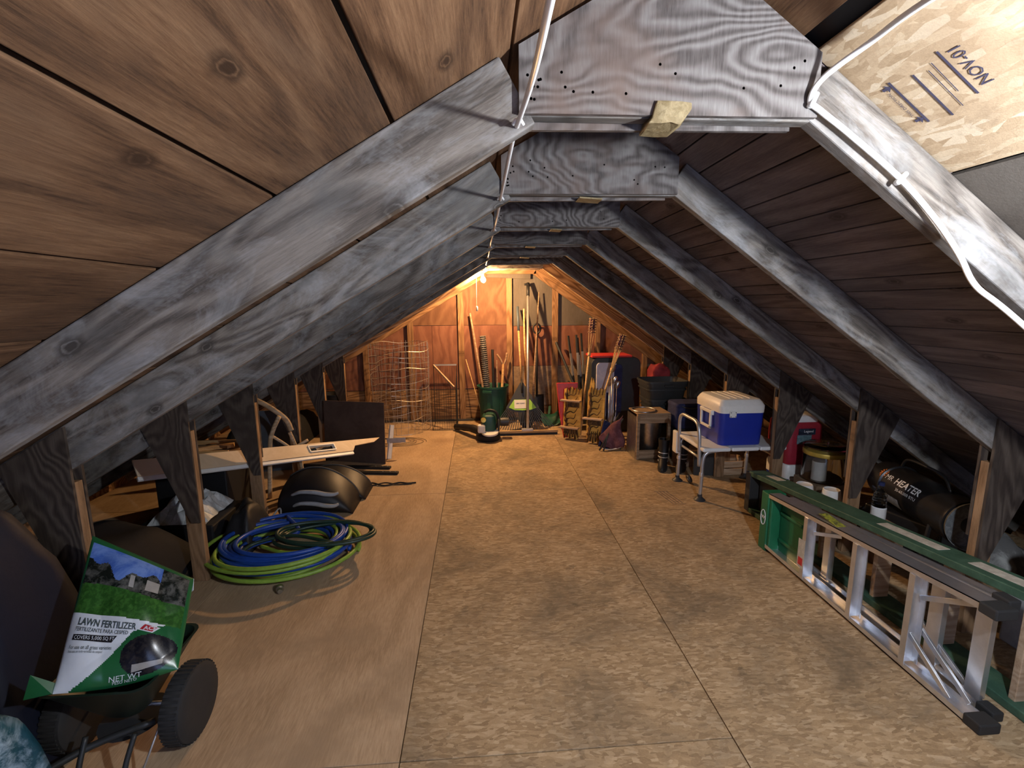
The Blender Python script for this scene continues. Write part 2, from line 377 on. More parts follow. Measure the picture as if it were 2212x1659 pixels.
# trusses
FLAT_LABELS = ['roof truss nearest the camera, with white stains on its left rafter', 'second roof truss from the camera, with a dark plywood ridge gusset',
  'third roof truss from the camera, its right rafter streaked pale grey', 'fourth roof truss from the camera, behind the blue cooler post', 'fifth roof truss from the camera',
  'sixth roof truss from the camera', 'roof truss that carries the lit bulb, last before the back wall']
def truss(k, y, label):
    T = thing('roof_truss', label, 'truss', (0, y, 0), group='roof trusses')
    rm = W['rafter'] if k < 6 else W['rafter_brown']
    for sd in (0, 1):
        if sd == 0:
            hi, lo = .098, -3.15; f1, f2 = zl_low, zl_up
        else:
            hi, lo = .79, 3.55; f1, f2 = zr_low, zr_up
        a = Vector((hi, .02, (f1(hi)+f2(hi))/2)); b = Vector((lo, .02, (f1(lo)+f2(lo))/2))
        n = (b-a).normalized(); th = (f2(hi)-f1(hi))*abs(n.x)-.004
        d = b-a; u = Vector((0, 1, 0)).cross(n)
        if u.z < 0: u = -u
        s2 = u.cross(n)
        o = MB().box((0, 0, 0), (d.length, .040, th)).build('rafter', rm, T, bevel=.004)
        M = Matrix((n, s2, u)).transposed().to_4x4(); M.translation = (a+b)/2; o.matrix_basis = M
        xi, sg = (XL, -1) if sd == 0 else (XR, 1)
        if k > 0 or True:
            ztop = f1(xi)+.002
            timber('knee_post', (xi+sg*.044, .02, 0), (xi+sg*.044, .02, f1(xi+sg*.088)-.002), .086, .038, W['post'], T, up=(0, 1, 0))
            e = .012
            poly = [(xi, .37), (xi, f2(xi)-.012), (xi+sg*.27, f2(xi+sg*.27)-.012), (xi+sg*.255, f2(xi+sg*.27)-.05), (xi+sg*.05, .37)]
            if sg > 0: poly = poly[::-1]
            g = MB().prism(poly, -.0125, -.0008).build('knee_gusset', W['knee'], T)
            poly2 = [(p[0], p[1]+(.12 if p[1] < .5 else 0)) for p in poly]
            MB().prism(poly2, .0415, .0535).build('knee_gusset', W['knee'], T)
    # collar beam, gusset, ridge blocks
    timber('collar_beam', (.103, .02, 2.045), (.785, .02, 2.045), .036, .075, rm, T)
    pl = [(.1, 2.008), (.789, 2.012), (.789, zr_up(.789)-.01), (RIDGE_X, 2.36), (.1, zl_up(.1)-.01)]
    MB().prism(pl[::-1], -.0135, -.001).build('ridge_gusset', W['gusset'], T)
    MB().prism([(.112, 1.992), (.76, 2.0), (.76, 2.1), (.112, 2.1)][::-1], .041, .053).build('ridge_gusset', W['gusset'], T)
    e = MB()
    for q in range(11):
        e.lathe([(.0035, -.0015), (.0035, .0)], 6, (.118+random.uniform(0, .03), -.0135, 2.03+random.random()*.12), Matrix.Rotation(PI/2, 3, 'X'))
        e.lathe([(.0035, -.0015), (.0035, .0)], 6, (.15+random.random()*.6, -.0135, 2.03+random.random()*.1), Matrix.Rotation(PI/2, 3, 'X'))
    e.build('nail_heads', W['dark'], T)['kind'] = 'stuff'
    return T
TR = [truss(k, TY[k], FLAT_LABELS[k]) for k in range(NT)]
# yellow adhesive blob wedged under the first collar and wood slivers on the others
def blob(T, xa, xb, z, h, mat, name, y0=-.013, y1=.054):
    m = MB(); n = 9
    def fn(u, v):
        return (xa+(xb-xa)*u+random.uniform(-.004, .004), y0+(y1-y0)*v, z-h*(.35+.65*math.sin(PI*min(1, max(0, u*.9+.05))))+random.uniform(-.003, .003)+.012*v)
    m.grid(n, 4, fn); return m.build(name, mat, T, solid=.008, smooth=True)
fbm = MB(); rr_ = random.Random(2)
rings = []
for z_, a_, b_ in ((2.036, .405, .487), (2.02, .402, .490), (2.0, .395, .475), (1.988, .39, .462)):
    rings.append([(x_+rr_.uniform(-.004, .004), y_, z_+rr_.uniform(-.003, .003)) for x_, y_ in ((a_, -.022), ((a_*2+b_)/3, -.026), ((a_+b_*2)/3, -.024), (b_, -.022), (b_, .02), (b_, .056), ((a_+b_)/2, .06), (a_, .056), (a_, .02))])
fbm.loft(rings).build('adhesive_blob', W['foam'], TR[0], bevel=.003)
for k, (a, b) in ((1, (.40, .49)), (2, (.41, .47)), (3, (.35, .42)), (4, (.38, .46))):
    MB().box(((a+b)/2, .02, 1.994), (b-a, .075, .006), Matrix.Rotation(.06, 3, 'Y')).build('wood_sliver', W['foam'], TR[k], bevel=.001)
# gable wall
wb = struct('wall_back')
def clip_poly(poly):
    """clip rectangle polygon to under-roof area"""
    def cut(pl, f):
        out = []
        for i in range(len(pl)):
            p, q = pl[i], pl[(i+1) % len(pl)]; fp, fq = f(p), f(q)
            if fp >= 0: out.append(p)
            if fp*fq < 0: s_ = fp/(fp-fq); out.append((p[0]+(q[0]-p[0])*s_, p[1]+(q[1]-p[1])*s_))
        return out
    pl = cut(poly, lambda p: zl_up(p[0])-.004-p[1]); return cut(pl, lambda p: zr_up(p[0])-.004-p[1])
def wpanel(x0, x1, z0, z1, mat, name='plywood_panel', dy=0.):
    g = .002
    pl = clip_poly([(x0+g, z0+g), (x1-g, z0+g), (x1-g, z1-g), (x0+g, z1-g)])
    if len(pl) < 3: return
    cx_ = sum(p[0] for p in pl)/len(pl); cz_ = sum(p[1] for p in pl)/len(pl)
    MB().prism([(p[0]-cx_, p[1]-cz_) for p in pl][::-1], 0, .015).build(name, mat, wb, loc=(cx_, GAB+dy, cz_), bevel=.001)
for x0, x1, z0, z1, m in ((-1.6, -.225, 1.317, 2.4, 'ply_orange'), (-.225, .43, 1.315, 2.4, 'ply_orange'), (.43, 2.2, 1.30, 2.4, 'ply_grey'),
    (-2.9, -.62, .44, 1.315, 'ply_red'), (-.62, .43, .44, 1.315, 'ply_red'), (.43, 1.65, .745, 1.30, 'ply_red'), (1.65, 3.4, .745, 1.30, 'ply_red'),
    (.43, 3.5, .19, .745, 'osb_grey')):
    wpanel(x0, x1, z0, z1, W[m])
for z0, z1 in ((.0, .19), (.19, .435)):
    wpanel(-3.2, -.23, z0, z1, W['plank_wall'], 'plank'); wpanel(-.23, .43, z0, z1-.005, W['plank_wall'], 'plank')
wpanel(.43, 3.6, 0, .19, W['plank_wall'], 'plank')
for x0, x1, dz in ((-.947, -.868, .0), (-.266, -.188, 0), (.392, .468, 0), (1.018, 1.098, 0), (1.62, 1.69, 0), (-1.55, -1.48, 0), (2.3, 2.37, 0)):
    xm = (x0+x1)/2; zt = min(zl_low(xm), zr_low(xm), 2.06)
    timber('wall_stud', (xm, GAB-.022, 0), (xm, GAB-.022, zt+.02), .04, x1-x0, W['stud'], wb, up=(1, 0, 0))
for f1, f2, hi, lo in ((zl_low, zl_up, .1, -3.1), (zr_low, zr_up, .79, 3.5)):
    off = .03
    timber('gable_rafter', (hi, GAB-.065, (f1(hi)+f2(hi))/2-off), (lo, GAB-.065, (f1(lo)+f2(lo))/2-off), .04, .15, W['stud'], wb)
timber('gable_collar', (.1, GAB-.065, 2.04), (.79, GAB-.065, 2.035), .04, .09, W['stud'], wb)
timber('gable_collar', (.1, GAB-.03, 1.985), (.72, GAB-.03, 1.96), .03, .07, W['ply_grey'], wb)
timber('sill_plate', (-3.1, GAB-.05, .012), (3.5, GAB-.05, .012), .06, .024, W['dark'], wb)
wpanel(-3.25, 3.65, 0, 2.45, W['dark'], 'backing_panel', .03)
# wall behind the camera
wf = struct('wall_front')
WX0, WX1, WZ0, WZ1 = -.35, 1.25, .55, 1.65          # unseen window added behind the camera to let in soft fill light
for r_ in ((-3.3, WX0, 0, 2.5), (WX1, 3.7, 0, 2.5), (WX0, WX1, 0, WZ0), (WX0, WX1, WZ1, 2.5)):
    pl = clip_poly([(r_[0], r_[2]), (r_[1], r_[2]), (r_[1], r_[3]), (r_[0], r_[3])])
    MB().prism(pl, -1.17, -1.15).build('plywood_panel', W['ply_orange'], wf)
wi = struct('fill_window_1')
for a, b in (((WX0, -1.15, WZ0), (WX1, -1.15, WZ0)), ((WX0, -1.15, WZ1), (WX1, -1.15, WZ1))): timber('fill_window_frame', a, b, .05, .05, W['stud'], wi)
for x_ in (WX0, (WX0+WX1)/2, WX1): timber('fill_window_frame', (x_, -1.15, WZ0), (x_, -1.15, WZ1), .05, .05, W['stud'], wi, up=(0, 1, 0))
# ------------------------------------------------------------------ lamps
W['bulb_far'] = emit('warm_bulb_glow', FAR_COL, FAR_POWER)
W['bulb_near'] = emit('cool_bulb_glow', NEAR_COL, NEAR_POWER)
def bulb_fixture(label, loc, mat, rot=(0, 0, 0), r=.03):
    B = thing('light_bulb', label, 'light bulb', loc, rot=rot)
    MB().lathe([(.0, .0), (.055, .0), (.055, .012), (.022, .02), (.022, .055), (.0, .055)][::-1], 20, M=Matrix.Rotation(PI, 3, 'X')).build('lamp_holder', W['white'], B, smooth=True, autosm=.6)
    prof = [(.001, -.055-3.0*r), (.5*r, -.055-2.85*r), (.85*r, -.055-2.45*r), (r, -.055-1.9*r), (.85*r, -.055-1.3*r), (.5*r, -.055-.6*r), (.42*r, -.055+.01)]
    MB().lathe(prof, 20).build('glass_bulb', mat, B, smooth=True)
    return B
fb = bulb_fixture('lit warm bulb in a white holder under the last truss', (.055, 5.735, 1.990), W['bulb_far'], (.1, -.18, 0))
MB().box((-.03, 0, .012), (.16, .09, .022), Matrix.Rotation(0, 3, 'Y')).build('mounting_box', W['steel'], fb, bevel=.003)
nb = bulb_fixture('lit cool white bulb in a white holder by the camera', NEAR_LAMP, W['bulb_near'], (0, 0, 0), .035)
# ------------------------------------------------------------------ more materials
W['alu'] = plain('aluminium', (.78, .80, .84), .36, .92, var=.12, nscale=12)
W['alu_tube'] = plain('grey_tube', (.50, .50, .50), .4, .7, var=.1)
W['green_rail'] = mottled('worn_green_paint', (.035, .085, .055), (.055, .12, .08), nscale=14, rough=.5)
W['green_cap'] = plain('green_plastic', (.012, .13, .055), .4, var=.25, nscale=8)
W['step_wood'] = wood('ladder_step_wood', (.30, .19, .11), (.44, .31, .20), (.52, .39, .27), ramt=.2, knots=False)
W['paper'] = mottled('worn_paper_label', (.42, .40, .34), (.55, .53, .46), nscale=30)
W['rubber'] = plain('black_rubber', (.018, .018, .018), .75)
W['blue_cooler'] = plain('blue_cooler_plastic', (.012, .028, .28), .38, var=.12, nscale=9)
W['cream'] = plain('cream_white_plastic', (.70, .68, .63), .42, var=.05)
W['red_cooler'] = plain('red_cooler_plastic', (.30, .02, .035), .42)
W['teal_label'] = mottled('teal_label', (.09, .16, .19), (.16, .25, .28), nscale=60)
W['dark_label'] = mottled('dark_label', (.01, .015, .03), (.04, .05, .08), nscale=25)
W['gold'] = plain('gold_band', (.55, .38, .07), .4, .4)
W['orange'] = plain('orange_print', (.75, .22, .04), .6)
W['textwhite'] = plain('white_print', (.78, .78, .78), .6, var=.03)
W['bluelabel'] = mottled('blue_grey_label', (.12, .16, .24), (.22, .27, .36), nscale=50)
W['heater'] = plain('black_enamel', (.012, .012, .013), .33, var=.3)
W['grey_disc'] = mottled('grey_grille', (.10, .11, .115), (.17, .18, .185), nscale=40)
W['insul'] = mottled('grey_insulation', (.16, .16, .16), (.42, .43, .42), nscale=7, rough=.95, bumpk=1.)
W['cardboard'] = mottled('cardboard', (.17, .115, .07), (.25, .17, .105), nscale=20, rough=.9)
W['navy'] = mottled('navy_fabric', (.012, .016, .06), (.022, .03, .10), nscale=14, rough=.85, bumpk=.4)
W['maroon'] = mottled('maroon_fabric', (.09, .03, .04), (.16, .06, .075), nscale=14, rough=.85)
W['redfab'] = mottled('red_fabric', (.16, .012, .018), (.30, .03, .035), nscale=6, rough=.8, bumpk=.4)
W['redplast'] = plain('red_plastic', (.55, .035, .035), .4)
W['tote'] = plain('charcoal_tote_plastic', (.022, .024, .024), .5, var=.25)
W['galv'] = mottled('galvanised_metal', (.42, .42, .42), (.58, .57, .54), nscale=16, rough=.32, metal=1., bumpk=.03)
W['yellow_wood'] = wood('varnished_yellow_wood', (.50, .25, .04), (.68, .39, .08), (.76, .49, .14), ramt=.15, rough=.45, vary=.06, knots=False)
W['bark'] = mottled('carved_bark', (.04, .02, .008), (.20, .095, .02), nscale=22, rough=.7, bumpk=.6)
W['bamboo'] = wood('bamboo', (.36, .22, .09), (.55, .37, .17), (.66, .48, .26), ramt=.15, knots=False)
W['bam_dark'] = mottled('woven_bamboo', (.06, .022, .018), (.26, .14, .09), nscale=45, rough=.7)
W['handle'] = wood('tool_handle_wood', (.36, .19, .07), (.52, .31, .13), (.62, .41, .2), ramt=.2, knots=False, rough=.55)
W['handle_grey'] = wood('weathered_handle', (.14, .085, .05), (.24, .155, .095), (.32, .22, .15), ramt=.2, knots=False)
W['bin_green'] = plain('green_bin_plastic', (.012, .075, .05), .45)
W['lime'] = plain('lime_card', (.28, .55, .06), .55)
W['wire'] = plain('galvanised_wire', (.45, .40, .33), .4, .8)
W['glass'] = None
def glassmat(name, col, rough=.05):
    m, t, b = nt(name); b.inputs['Base Color'].default_value = c4(col); b.inputs['Roughness'].default_value = rough
    b.inputs['Transmission Weight'].default_value = 1.; b.inputs['IOR'].default_value = 1.3; return m
W['glass'] = glassmat('clear_glass', (.86, .88, .88)); W['clear_plastic'] = glassmat('clear_plastic', (.75, .85, .95), .12)
def B(T, mb, name, mat, **k):
    """part given in world coordinates"""
    return mb.build(name, mat, T, loc=tuple(-Vector(T.location)), **k)
def TB(T, name, a, b, wd, ht, mat, up=(0, 0, 1), bevel=.003):
    l = Vector(T.location); return timber(name, Vector(a)-l, Vector(b)-l, wd, ht, mat, T, up, bevel)
def rbox(x0, x1, y0, y1, z0, z1, r, n=4, tap=0., mid=None):
    """rounded-plan box ring loft; tap = inset at bottom"""
    def ring(z, ins):
        out = []
        for cx_, cy_, a0 in ((x1-r, y1-r, 0), (x0+r, y1-r, PI/2), (x0+r, y0+r, PI), (x1-r, y0+r, 1.5*PI)):
            for j in range(n+1):
                a = a0+PI/2*j/n
                px, py = cx_+r*math.cos(a), cy_+r*math.sin(a); mx, my = (x0+x1)/2, (y0+y1)/2
                out.append((mx+(px-mx)*(1-ins), my+(py-my)*(1-ins), z))
        return out
    return ring
# ------------------------------------------------------------------ shower bench with cooler
bx0, bx1, by0, by1, bz = 1.765, 2.47, 3.52, 4.05, .448
T = thing('shower_bench', 'white slatted shower bench with grey tube legs under the blue cooler', 'bench', (2.1, 3.78, 0))
xs = [bx0, 2.005, 2.24, bx1]
for k in range(3):
    B(T, MB().box(((xs[k]+xs[k+1])/2, (by0+by1)/2, bz-.016), (xs[k+1]-xs[k]-.008, by1-by0, .032)), 'seat_slat', W['white'], bevel=.012)
for x_ in (bx0+.03, bx1-.04):
    legs = [(x_, by0+.045, 0), (x_, by0+.05, .36), (x_+(.02 if x_ < 2 else -.02), by0+.07, .41), (x_+(.05 if x_ < 2 else -.05), by0+.12, .418)]
    for yy in (by0+.045, by1-.045):
        sg = 1 if yy < 3.7 else -1
        xi = .13 if x_ < 2 else -.13
        p = spline([(x_-.01, yy, .02), (x_-.004, yy, .2), (x_, yy, .34), (x_+xi*.25, yy, .40), (x_+xi, yy, .418)], 5)
        leg = B(T, MB().tube(p, .0145, 10), 'leg', W['alu_tube'], smooth=True)
        f = MB().lathe([(.045, 0), (.045, .006), (.03, .018), (.019, .03), (.019, .05)], 16, (x_-.01, yy, 0)).build('rubber_foot', W['dark'], leg, smooth=True, autosm=.7)
        c = MB().lathe([(.018, 0), (.0185, .012), (.0185, .02), (.017, .03)], 12, (x_-.006, yy, .205)).build('leg_collar', W['alu'], leg, smooth=True, autosm=.7)
    B(T, MB().tube([(x_, by0+.05, .34), (x_, by1-.05, .34)], .011, 8), 'crossbar', W['alu_tube'], smooth=True)
hr = spline([(bx0+.012, by0+.07, .28), (bx0+.008, by0+.072, .42), (bx0+.004, by0+.09, .58), (bx0+.004, by0+.15, .635), (bx0+.004, by0+.28, .64), (bx0+.004, by0+.40, .635), (bx0+.004, by0+.455, .58), (bx0+.008, by0+.46, .42), (bx0+.012, by0+.462, .28)], 6)
B(T, MB().tube(hr, .0145, 10), 'hand_rail', W['alu_tube'], smooth=True)
B(T, MB().box((bx0+.0, by1-.02, .36), (.03, .09, .2)), 'side_panel', W['cream'], bevel=.01)
# blue cooler
T = thing('cooler', 'big blue cooler with white lid on the slatted bench', 'cooler', (2.13, 3.8, bz+.001))
cx0, cx1, cy0, cy1 = 1.925, 2.30, 3.575, 4.02; z0 = bz+.001
rg = rbox(cx0, cx1, cy0, cy1, 0, 0, .045)
B(T, MB().loft([rg(z0, .06), rg(z0+.012, .045), rg(z0+.27, 0)]), 'body', W['blue_cooler'], smooth=True, autosm=.6)
lid = B(T, MB().loft([rg(z0+.268, -.012), rg(z0+.30, -.02), rg(z0+.325, -.02), rg(z0+.352, .05), rg(z0+.372, .13), rg(z0+.376, .2)]), 'lid', W['cream'], smooth=True, autosm=.5)
for k in range(4):
    x_ = 2.03+.055*k
    B(T, MB().box((x_, 3.8, z0+.377), (.008, .32, .006)), 'lid_rib', W['cream'], bevel=.002)
la = B(T, MB().box((2.02, cy0-.010, z0+.262), (.055, .014, .05)), 'latch', W['cream'], bevel=.004)
lr = MB()
for a, b in (((2.0), .278), ((2.04), .278), (2.0, .245), (2.04, .245)): lr.lathe([(.004, 0), (.004, .003)], 8, (a, cy0-.0165, z0+b), Matrix.Rotation(PI/2, 3, 'X'))
B(T, lr, 'latch_screws', W['dark'])['kind'] = 'stuff'
h = MB(); hx = cx0-.016
h.box((hx, 3.71, z0+.19), (.016, .02, .15)).box((hx, 3.87, z0+.19), (.016, .02, .15)).box((hx, 3.79, z0+.125), (.016, .18, .022)).box((hx, 3.79, z0+.255), (.018, .2, .026))
B(T, h, 'handle', W['cream'], bevel=.004)
for y_ in (3.705, 3.875): B(T, MB().box((cx0-.006, y_, z0+.25), (.03, .032, .04)), 'handle_bracket', W['cream'], bevel=.004)
# things under the bench
T = tag(MB().box((0, 0, .11), (.19, .03, .22)).build('steel_sheet', W['tote'], loc=(2.085, 4.12, 0), rot=(0, 0, -.2), bevel=.003), 'dark upright metal sheet under the slatted bench', 'metal sheet')
T = tag(timber('wood_board', (2.20, 4.06, .0), (2.20, 4.06, .26), .09, .02, W['post'], up=(0, 1, 0)), 'narrow upright board under the slatted bench', 'board')
T = thing('wooden_crate', 'pale low wooden crate under the far end of the bench', 'crate', (2.36, 4.14, 0))
for q in (.035, .105): B(T, MB().box((2.37, 4.09, q), (.24, .016, .06)), 'front_slat', W['step_wood'], bevel=.002); B(T, MB().box((2.37, 4.28, q), (.24, .016, .06)), 'back_slat', W['step_wood'], bevel=.002)
for q in (2.255, 2.485): B(T, MB().box((q, 4.185, .07), (.016, .17, .14)), 'side_panel', W['step_wood'], bevel=.002)
B(T, MB().box((2.37, 4.185, .008), (.21, .17, .01)), 'bottom', W['step_wood'])
T = thing('spray_bottle', 'dark blue bottle standing behind the bench legs', 'bottle', (2.43, 4.36, 0))
B(T, MB().lathe([(.035, 0), (.036, .01), (.036, .17), (.02, .21), (.013, .22), (.013, .25)], 16, (2.43, 4.36, 0)), 'body', W['navy'], smooth=True, autosm=.8)
B(T, MB().lathe([(.016, .25), (.016, .275), (.008, .28)], 12, (2.43, 4.36, 0)), 'cap', W['white'], smooth=True, autosm=.8)
T = thing('wooden_box', 'small brown wooden box behind the bench crossbar', 'box', (2.05, 4.45, 0))
B(T, MB().box((2.05, 4.44, .075), (.2, .18, .15)), 'body', W['handle_grey'], bevel=.003); B(T, MB().box((2.05, 4.44, .158), (.21, .19, .014)), 'lid', W['handle_grey'], bevel=.003)
T = thing('caster_wheel', 'small round grey caster wheel on the floor under the bench', 'wheel', (1.86, 3.93, 0))
RX = Matrix.Rotation(1.2, 3, 'Y')
B(T, MB().lathe([(.014, -.014), (.034, -.014), (.038, -.008), (.038, .008), (.034, .014), (.014, .014)], 20, (1.86, 3.93, .042), RX), 'tyre', W['dark'], smooth=True, autosm=.7)
B(T, MB().lathe([(.001, -.016), (.014, -.016), (.014, .016), (.001, .016)], 14, (1.86, 3.93, .042), RX), 'hub', W['alu_tube'], smooth=True, autosm=.7)
# ------------------------------------------------------------------ aluminium step ladder lying on its side
T = thing('step_ladder', 'aluminium step ladder with green top cap lying on its side', 'ladder', (1.85, 2.1, 0))
def chan(a, b, w_, h_, wall=.005, face=1, up=(0, 0, 1)):
    """C-channel rail"""
    a = Vector(a); b = Vector(b); n = (b-a).normalized(); u = Vector(up); s_ = n.cross(u).normalized(); u = s_.cross(n)
    m = MB()
    def q(o0, o1, sx, sz): m.beam(a+s_*o0+u*o1, b+s_*o0+u*o1, sx, sz, u)
    q(0, face*(h_/2-wall/2), w_, wall); q(-w_/2+wall/2, 0, wall, h_); q(w_/2-wall/2, 0, wall, h_); return m
def topz(y): return .40+(2.74-y)*.082          # upper front rail height along the ladder
xf = 1.865
ra = B(T, chan((xf, 2.74, .034), (xf, 1.44, .016), .075, .028, face=-1), 'rail', W['alu'])
rb = B(T, chan((xf, 2.74, topz(2.74)-.02), (xf, 1.45, topz(1.45)-.02), .075, .028, face=1), 'rail', W['alu'])
xr_ = 1.955
rc = B(T, chan((1.945, 2.70, .036), (xr_, 1.49, .014), .042, .022, face=-1), 'rear_rail', W['alu'])
rd = B(T, chan((1.945, 2.70, topz(2.74)-.03), (xr_, 1.5, topz(1.5)-.02), .042, .022, face=1), 'rear_rail', W['alu'])
for y_, wd in ((2.40, .075), (2.05, .08), (1.74, .085)):
    zt = topz(y_)-.03
    s1 = B(T, MB().box((xf-.012, y_, zt/2+.012), (wd*.72, .006, zt-.028)).box((xf-.012-wd*.36, y_-.012, zt/2+.012), (.005, .028, zt-.028)).box((xf-.012+wd*.36, y_-.012, zt/2+.012), (.005, .028, zt-.028)), 'step', W['alu'])
for y_, w_ in ((2.34, .045), (1.70, .06), (1.515, .06)):
    zt = topz(y_)-.04
    B(T, MB().box((xr_+.004, y_, zt/2+.02), (.03, .006, zt-.03)).box((xr_-.012, y_+.02, zt/2+.02), (.006, w_, zt-.03)), 'rear_brace', W['alu'], bevel=.001)
for a, b in (((xf-.02, 1.73, .17), (xf-.02, 1.53, .03)), ((xf+.03, 1.73, .19), (xf+.035, 1.50, .03)), ((xr_, 1.79, .18), (xr_, 1.53, .03)), ((xf, 1.72, topz(1.7)-.14), (xf, 1.50, topz(1.5)-.04))):
    B(T, MB().beam(a, b, .012, .022), 'diagonal_brace', W['alu'], bevel=.002)
for a in ((xf, 2.30, topz(2.3)-.05),): B(T, MB().beam((xf, 2.37, .31), (xr_, 2.28, .33), .01, .02), 'spreader', W['alu'])
for x_, y_, z_, n_ in ((xf, 1.425, .022, 'foot'), (xf, 1.435, topz(1.44)-.024, 'foot'), (xr_, 1.475, .018, 'rear_foot'), (xr_, 1.485, topz(1.49)-.022, 'rear_foot')):
    w_ = .088 if n_ == 'foot' else .05
    B(T, MB().box((x_, y_, z_), (w_, .065, .042)), n_, W['rubber'], bevel=.006)
cap = B(T, MB().box((1.885, 2.775, .195), (.12, .075, .39)).box((1.885, 2.74, .195), (.1, .05, .36)), 'top_cap', W['green_cap'], bevel=.008)
B(T, MB().box((1.905, 2.60, .19), (.016, .22, .34)).box((1.90, 2.6, .10), (.03, .2, .02)).box((1.90, 2.6, .28), (.03, .2, .02)), 'tool_tray', W['green_cap'], bevel=.005)
lg = MB()
lg.tube(arc((1.8235, 2.776, .22), .024, 0, 2*PI, 20, 'YZ', .05)[:-1], .0025, 5, closed=True)
lg.build('logo_ring', W['textwhite'], cap)
text('logo_letter', 'W', .035, W['textwhite'], cap, frame((1.8238, 2.776, .22), (0, -1, 0), (0, 0, 1)))
for l_ in cap.children: pass
st = B(T, MB().box((xf-.043, 2.40, .17), (.0015, .055, .17)), 'sticker', W['paper'])
B(T, MB().box((xf-.0445, 2.40, .125), (.0015, .035, .045)), 'sticker', W['redplast'])
# yellow-green sticker on the top rail
B(T, MB().box((xf, 2.2, topz(2.2)-.003), (.05, .24, .001), Matrix.Rotation(.082, 3, 'X')), 'sticker', mottled('yellow_warning_sticker', (.35, .36, .04), (.04, .04, .03), nscale=60))
# green ladder behind it
T = thing('wooden_ladder', 'long ladder with dark green rails and wood rungs behind the aluminium one', 'ladder', (2.11, 2.2, 0))
def gz(y): return .325+(3.30-y)*.098
gx = 2.115
B(T, MB().beam((gx, 3.33, .02), (gx, .95, .02), .135, .036), 'rail', W['green_rail'], bevel=.004)
B(T, MB().beam((gx, 3.33, gz(3.33)-.018), (gx, .95, gz(.95)-.018), .135, .036), 'rail', W['green_rail'], bevel=.004)
B(T, MB().box((gx, 3.335, .16), (.14, .06, .31)), 'end_block', W['dark'], bevel=.004)
for y_ in (2.98, 2.58, 2.18, 1.82, 1.5, 1.2):
    zt = gz(y_)-.036
    B(T, MB().box((gx, y_, zt/2+.018), (.085, .026, zt-.038)), 'rung', W['step_wood'], bevel=.003)
for y_, l_ in ((3.12, .14), (2.05, .34), (1.62, .26)):
    B(T, MB().box((gx+.005, y_, gz(y_)+.0008), (.06, l_, .0015), Matrix.Rotation(-.098, 3, 'X')), 'label_strip', W['paper'])
B(T, MB().box((gx-.005, 3.10, .15), (.012, .34, .25)), 'back_panel', W['tote'])
# ------------------------------------------------------------------ coolers, jar, tubs under the right eave
T = thing('cooler', 'small blue cooler with a white lid underneath the red one', 'cooler', (2.655, 3.71, 0))
rg = rbox(2.51, 2.80, 3.57, 3.86, 0, 0, .04)
B(T, MB().loft([rg(0, .06), rg(.15, 0)]), 'body', W['blue_cooler'], smooth=True, autosm=.6)
B(T, MB().loft([rg(.15, -.02), rg(.24, -.02), rg(.265, .04), rg(.27, .1)]), 'lid', W['white'], smooth=True, autosm=.6)
B(T, MB().box((2.56, 3.562, .12), (.05, .016, .07)), 'latch', W['white'], bevel=.004)
T = thing('cooler', 'red cooler with a white lid stacked on a smaller blue cooler', 'cooler', (2.655, 3.71, .271))
B(T, MB().loft([rg(.271, .06), rg(.34, -.02), rg(.50, -.05), rg(.60, -.01), rg(.625, .1)]), 'body', W['red_cooler'], smooth=True, autosm=.6)
B(T, MB().loft([rg(.624, .16), rg(.65, .17), rg(.672, .2), rg(.68, .28)]), 'lid', W['white'], smooth=True, autosm=.6)
B(T, MB().box((2.65, 3.557, .555), (.14, .006, .05)), 'dark_label', W['dark_label'])
B(T, MB().box((2.63, 3.556, .49), (.12, .004, .075)), 'info_label', W['teal_label'])
text('lettering', 'Legend', .028, W['textwhite'], T, frame(Vector((2.66, 3.5525, .558))-Vector(T.location), (1, 0, 0), (0, 0, 1)))
T = tag(MB().box((0, 0, .125), (.3, .26, .25)).build('cardboard_box', W['cardboard'], loc=(2.62, 3.29, 0), bevel=.004), 'cardboard box under the glass jar', 'box')
T = thing('glass_jar', 'wide clear glass jar with a gold band on a cardboard box', 'jar', (2.61, 3.29, .251))
B(T, MB().lathe([(.0, .0), (.135, .0), (.145, .012), (.145, .25), (.138, .262), (.134, .25), (.134, .014), (.0, .012)], 28, (2.61, 3.29, .251)), 'glass_body', W['glass'], smooth=True, autosm=.6)
B(T, MB().lathe([(.1465, .205), (.148, .21), (.148, .232), (.1465, .237)], 28, (2.61, 3.29, .251)), 'gold_band', W['gold'], smooth=True)
B(T, MB().lathe([(.0, .262), (.15, .262), (.15, .272), (.13, .282), (.02, .286), (.02, .3), (.0, .3)], 28, (2.61, 3.29, .251)), 'lid', W['glass'], smooth=True, autosm=.6)
B(T, MB().lathe([(.0, .0), (.05, .0), (.05, .14), (.0, .14)], 16, (2.56, 3.27, .264)), 'white_candle', W['cream'], smooth=True, autosm=.6)
T = tag(MB().box((0, 0, .115), (.30, .28, .23)).build('foam_box', W['white'], loc=(2.345, 2.965, 0), bevel=.01), 'white foam box under two upturned tubs', 'box')
for x_, y_, lb in ((2.268, 3.02, 'upturned white tub farther from the post, on the foam box'), (2.385, 2.91, 'upturned white tub nearer the post, on the foam box')):
    T = thing('plastic_tub', lb, 'tub', (x_, y_, .231))
    B(T, MB().lathe([(.072, 0), (.072, .01), (.066, .012), (.052, .1), (.048, .104), (.044, .1), (.04, .098), (.0, .098)], 24, (x_, y_, .231)), 'body', W['white'], smooth=True, autosm=.5)
    B(T, MB().tube([(x_+.070*math.cos(a), y_+.070*math.sin(a), .236) for a in [2*PI*j/24 for j in range(24)]], .004, 6, closed=True), 'rim', W['white'], smooth=True)
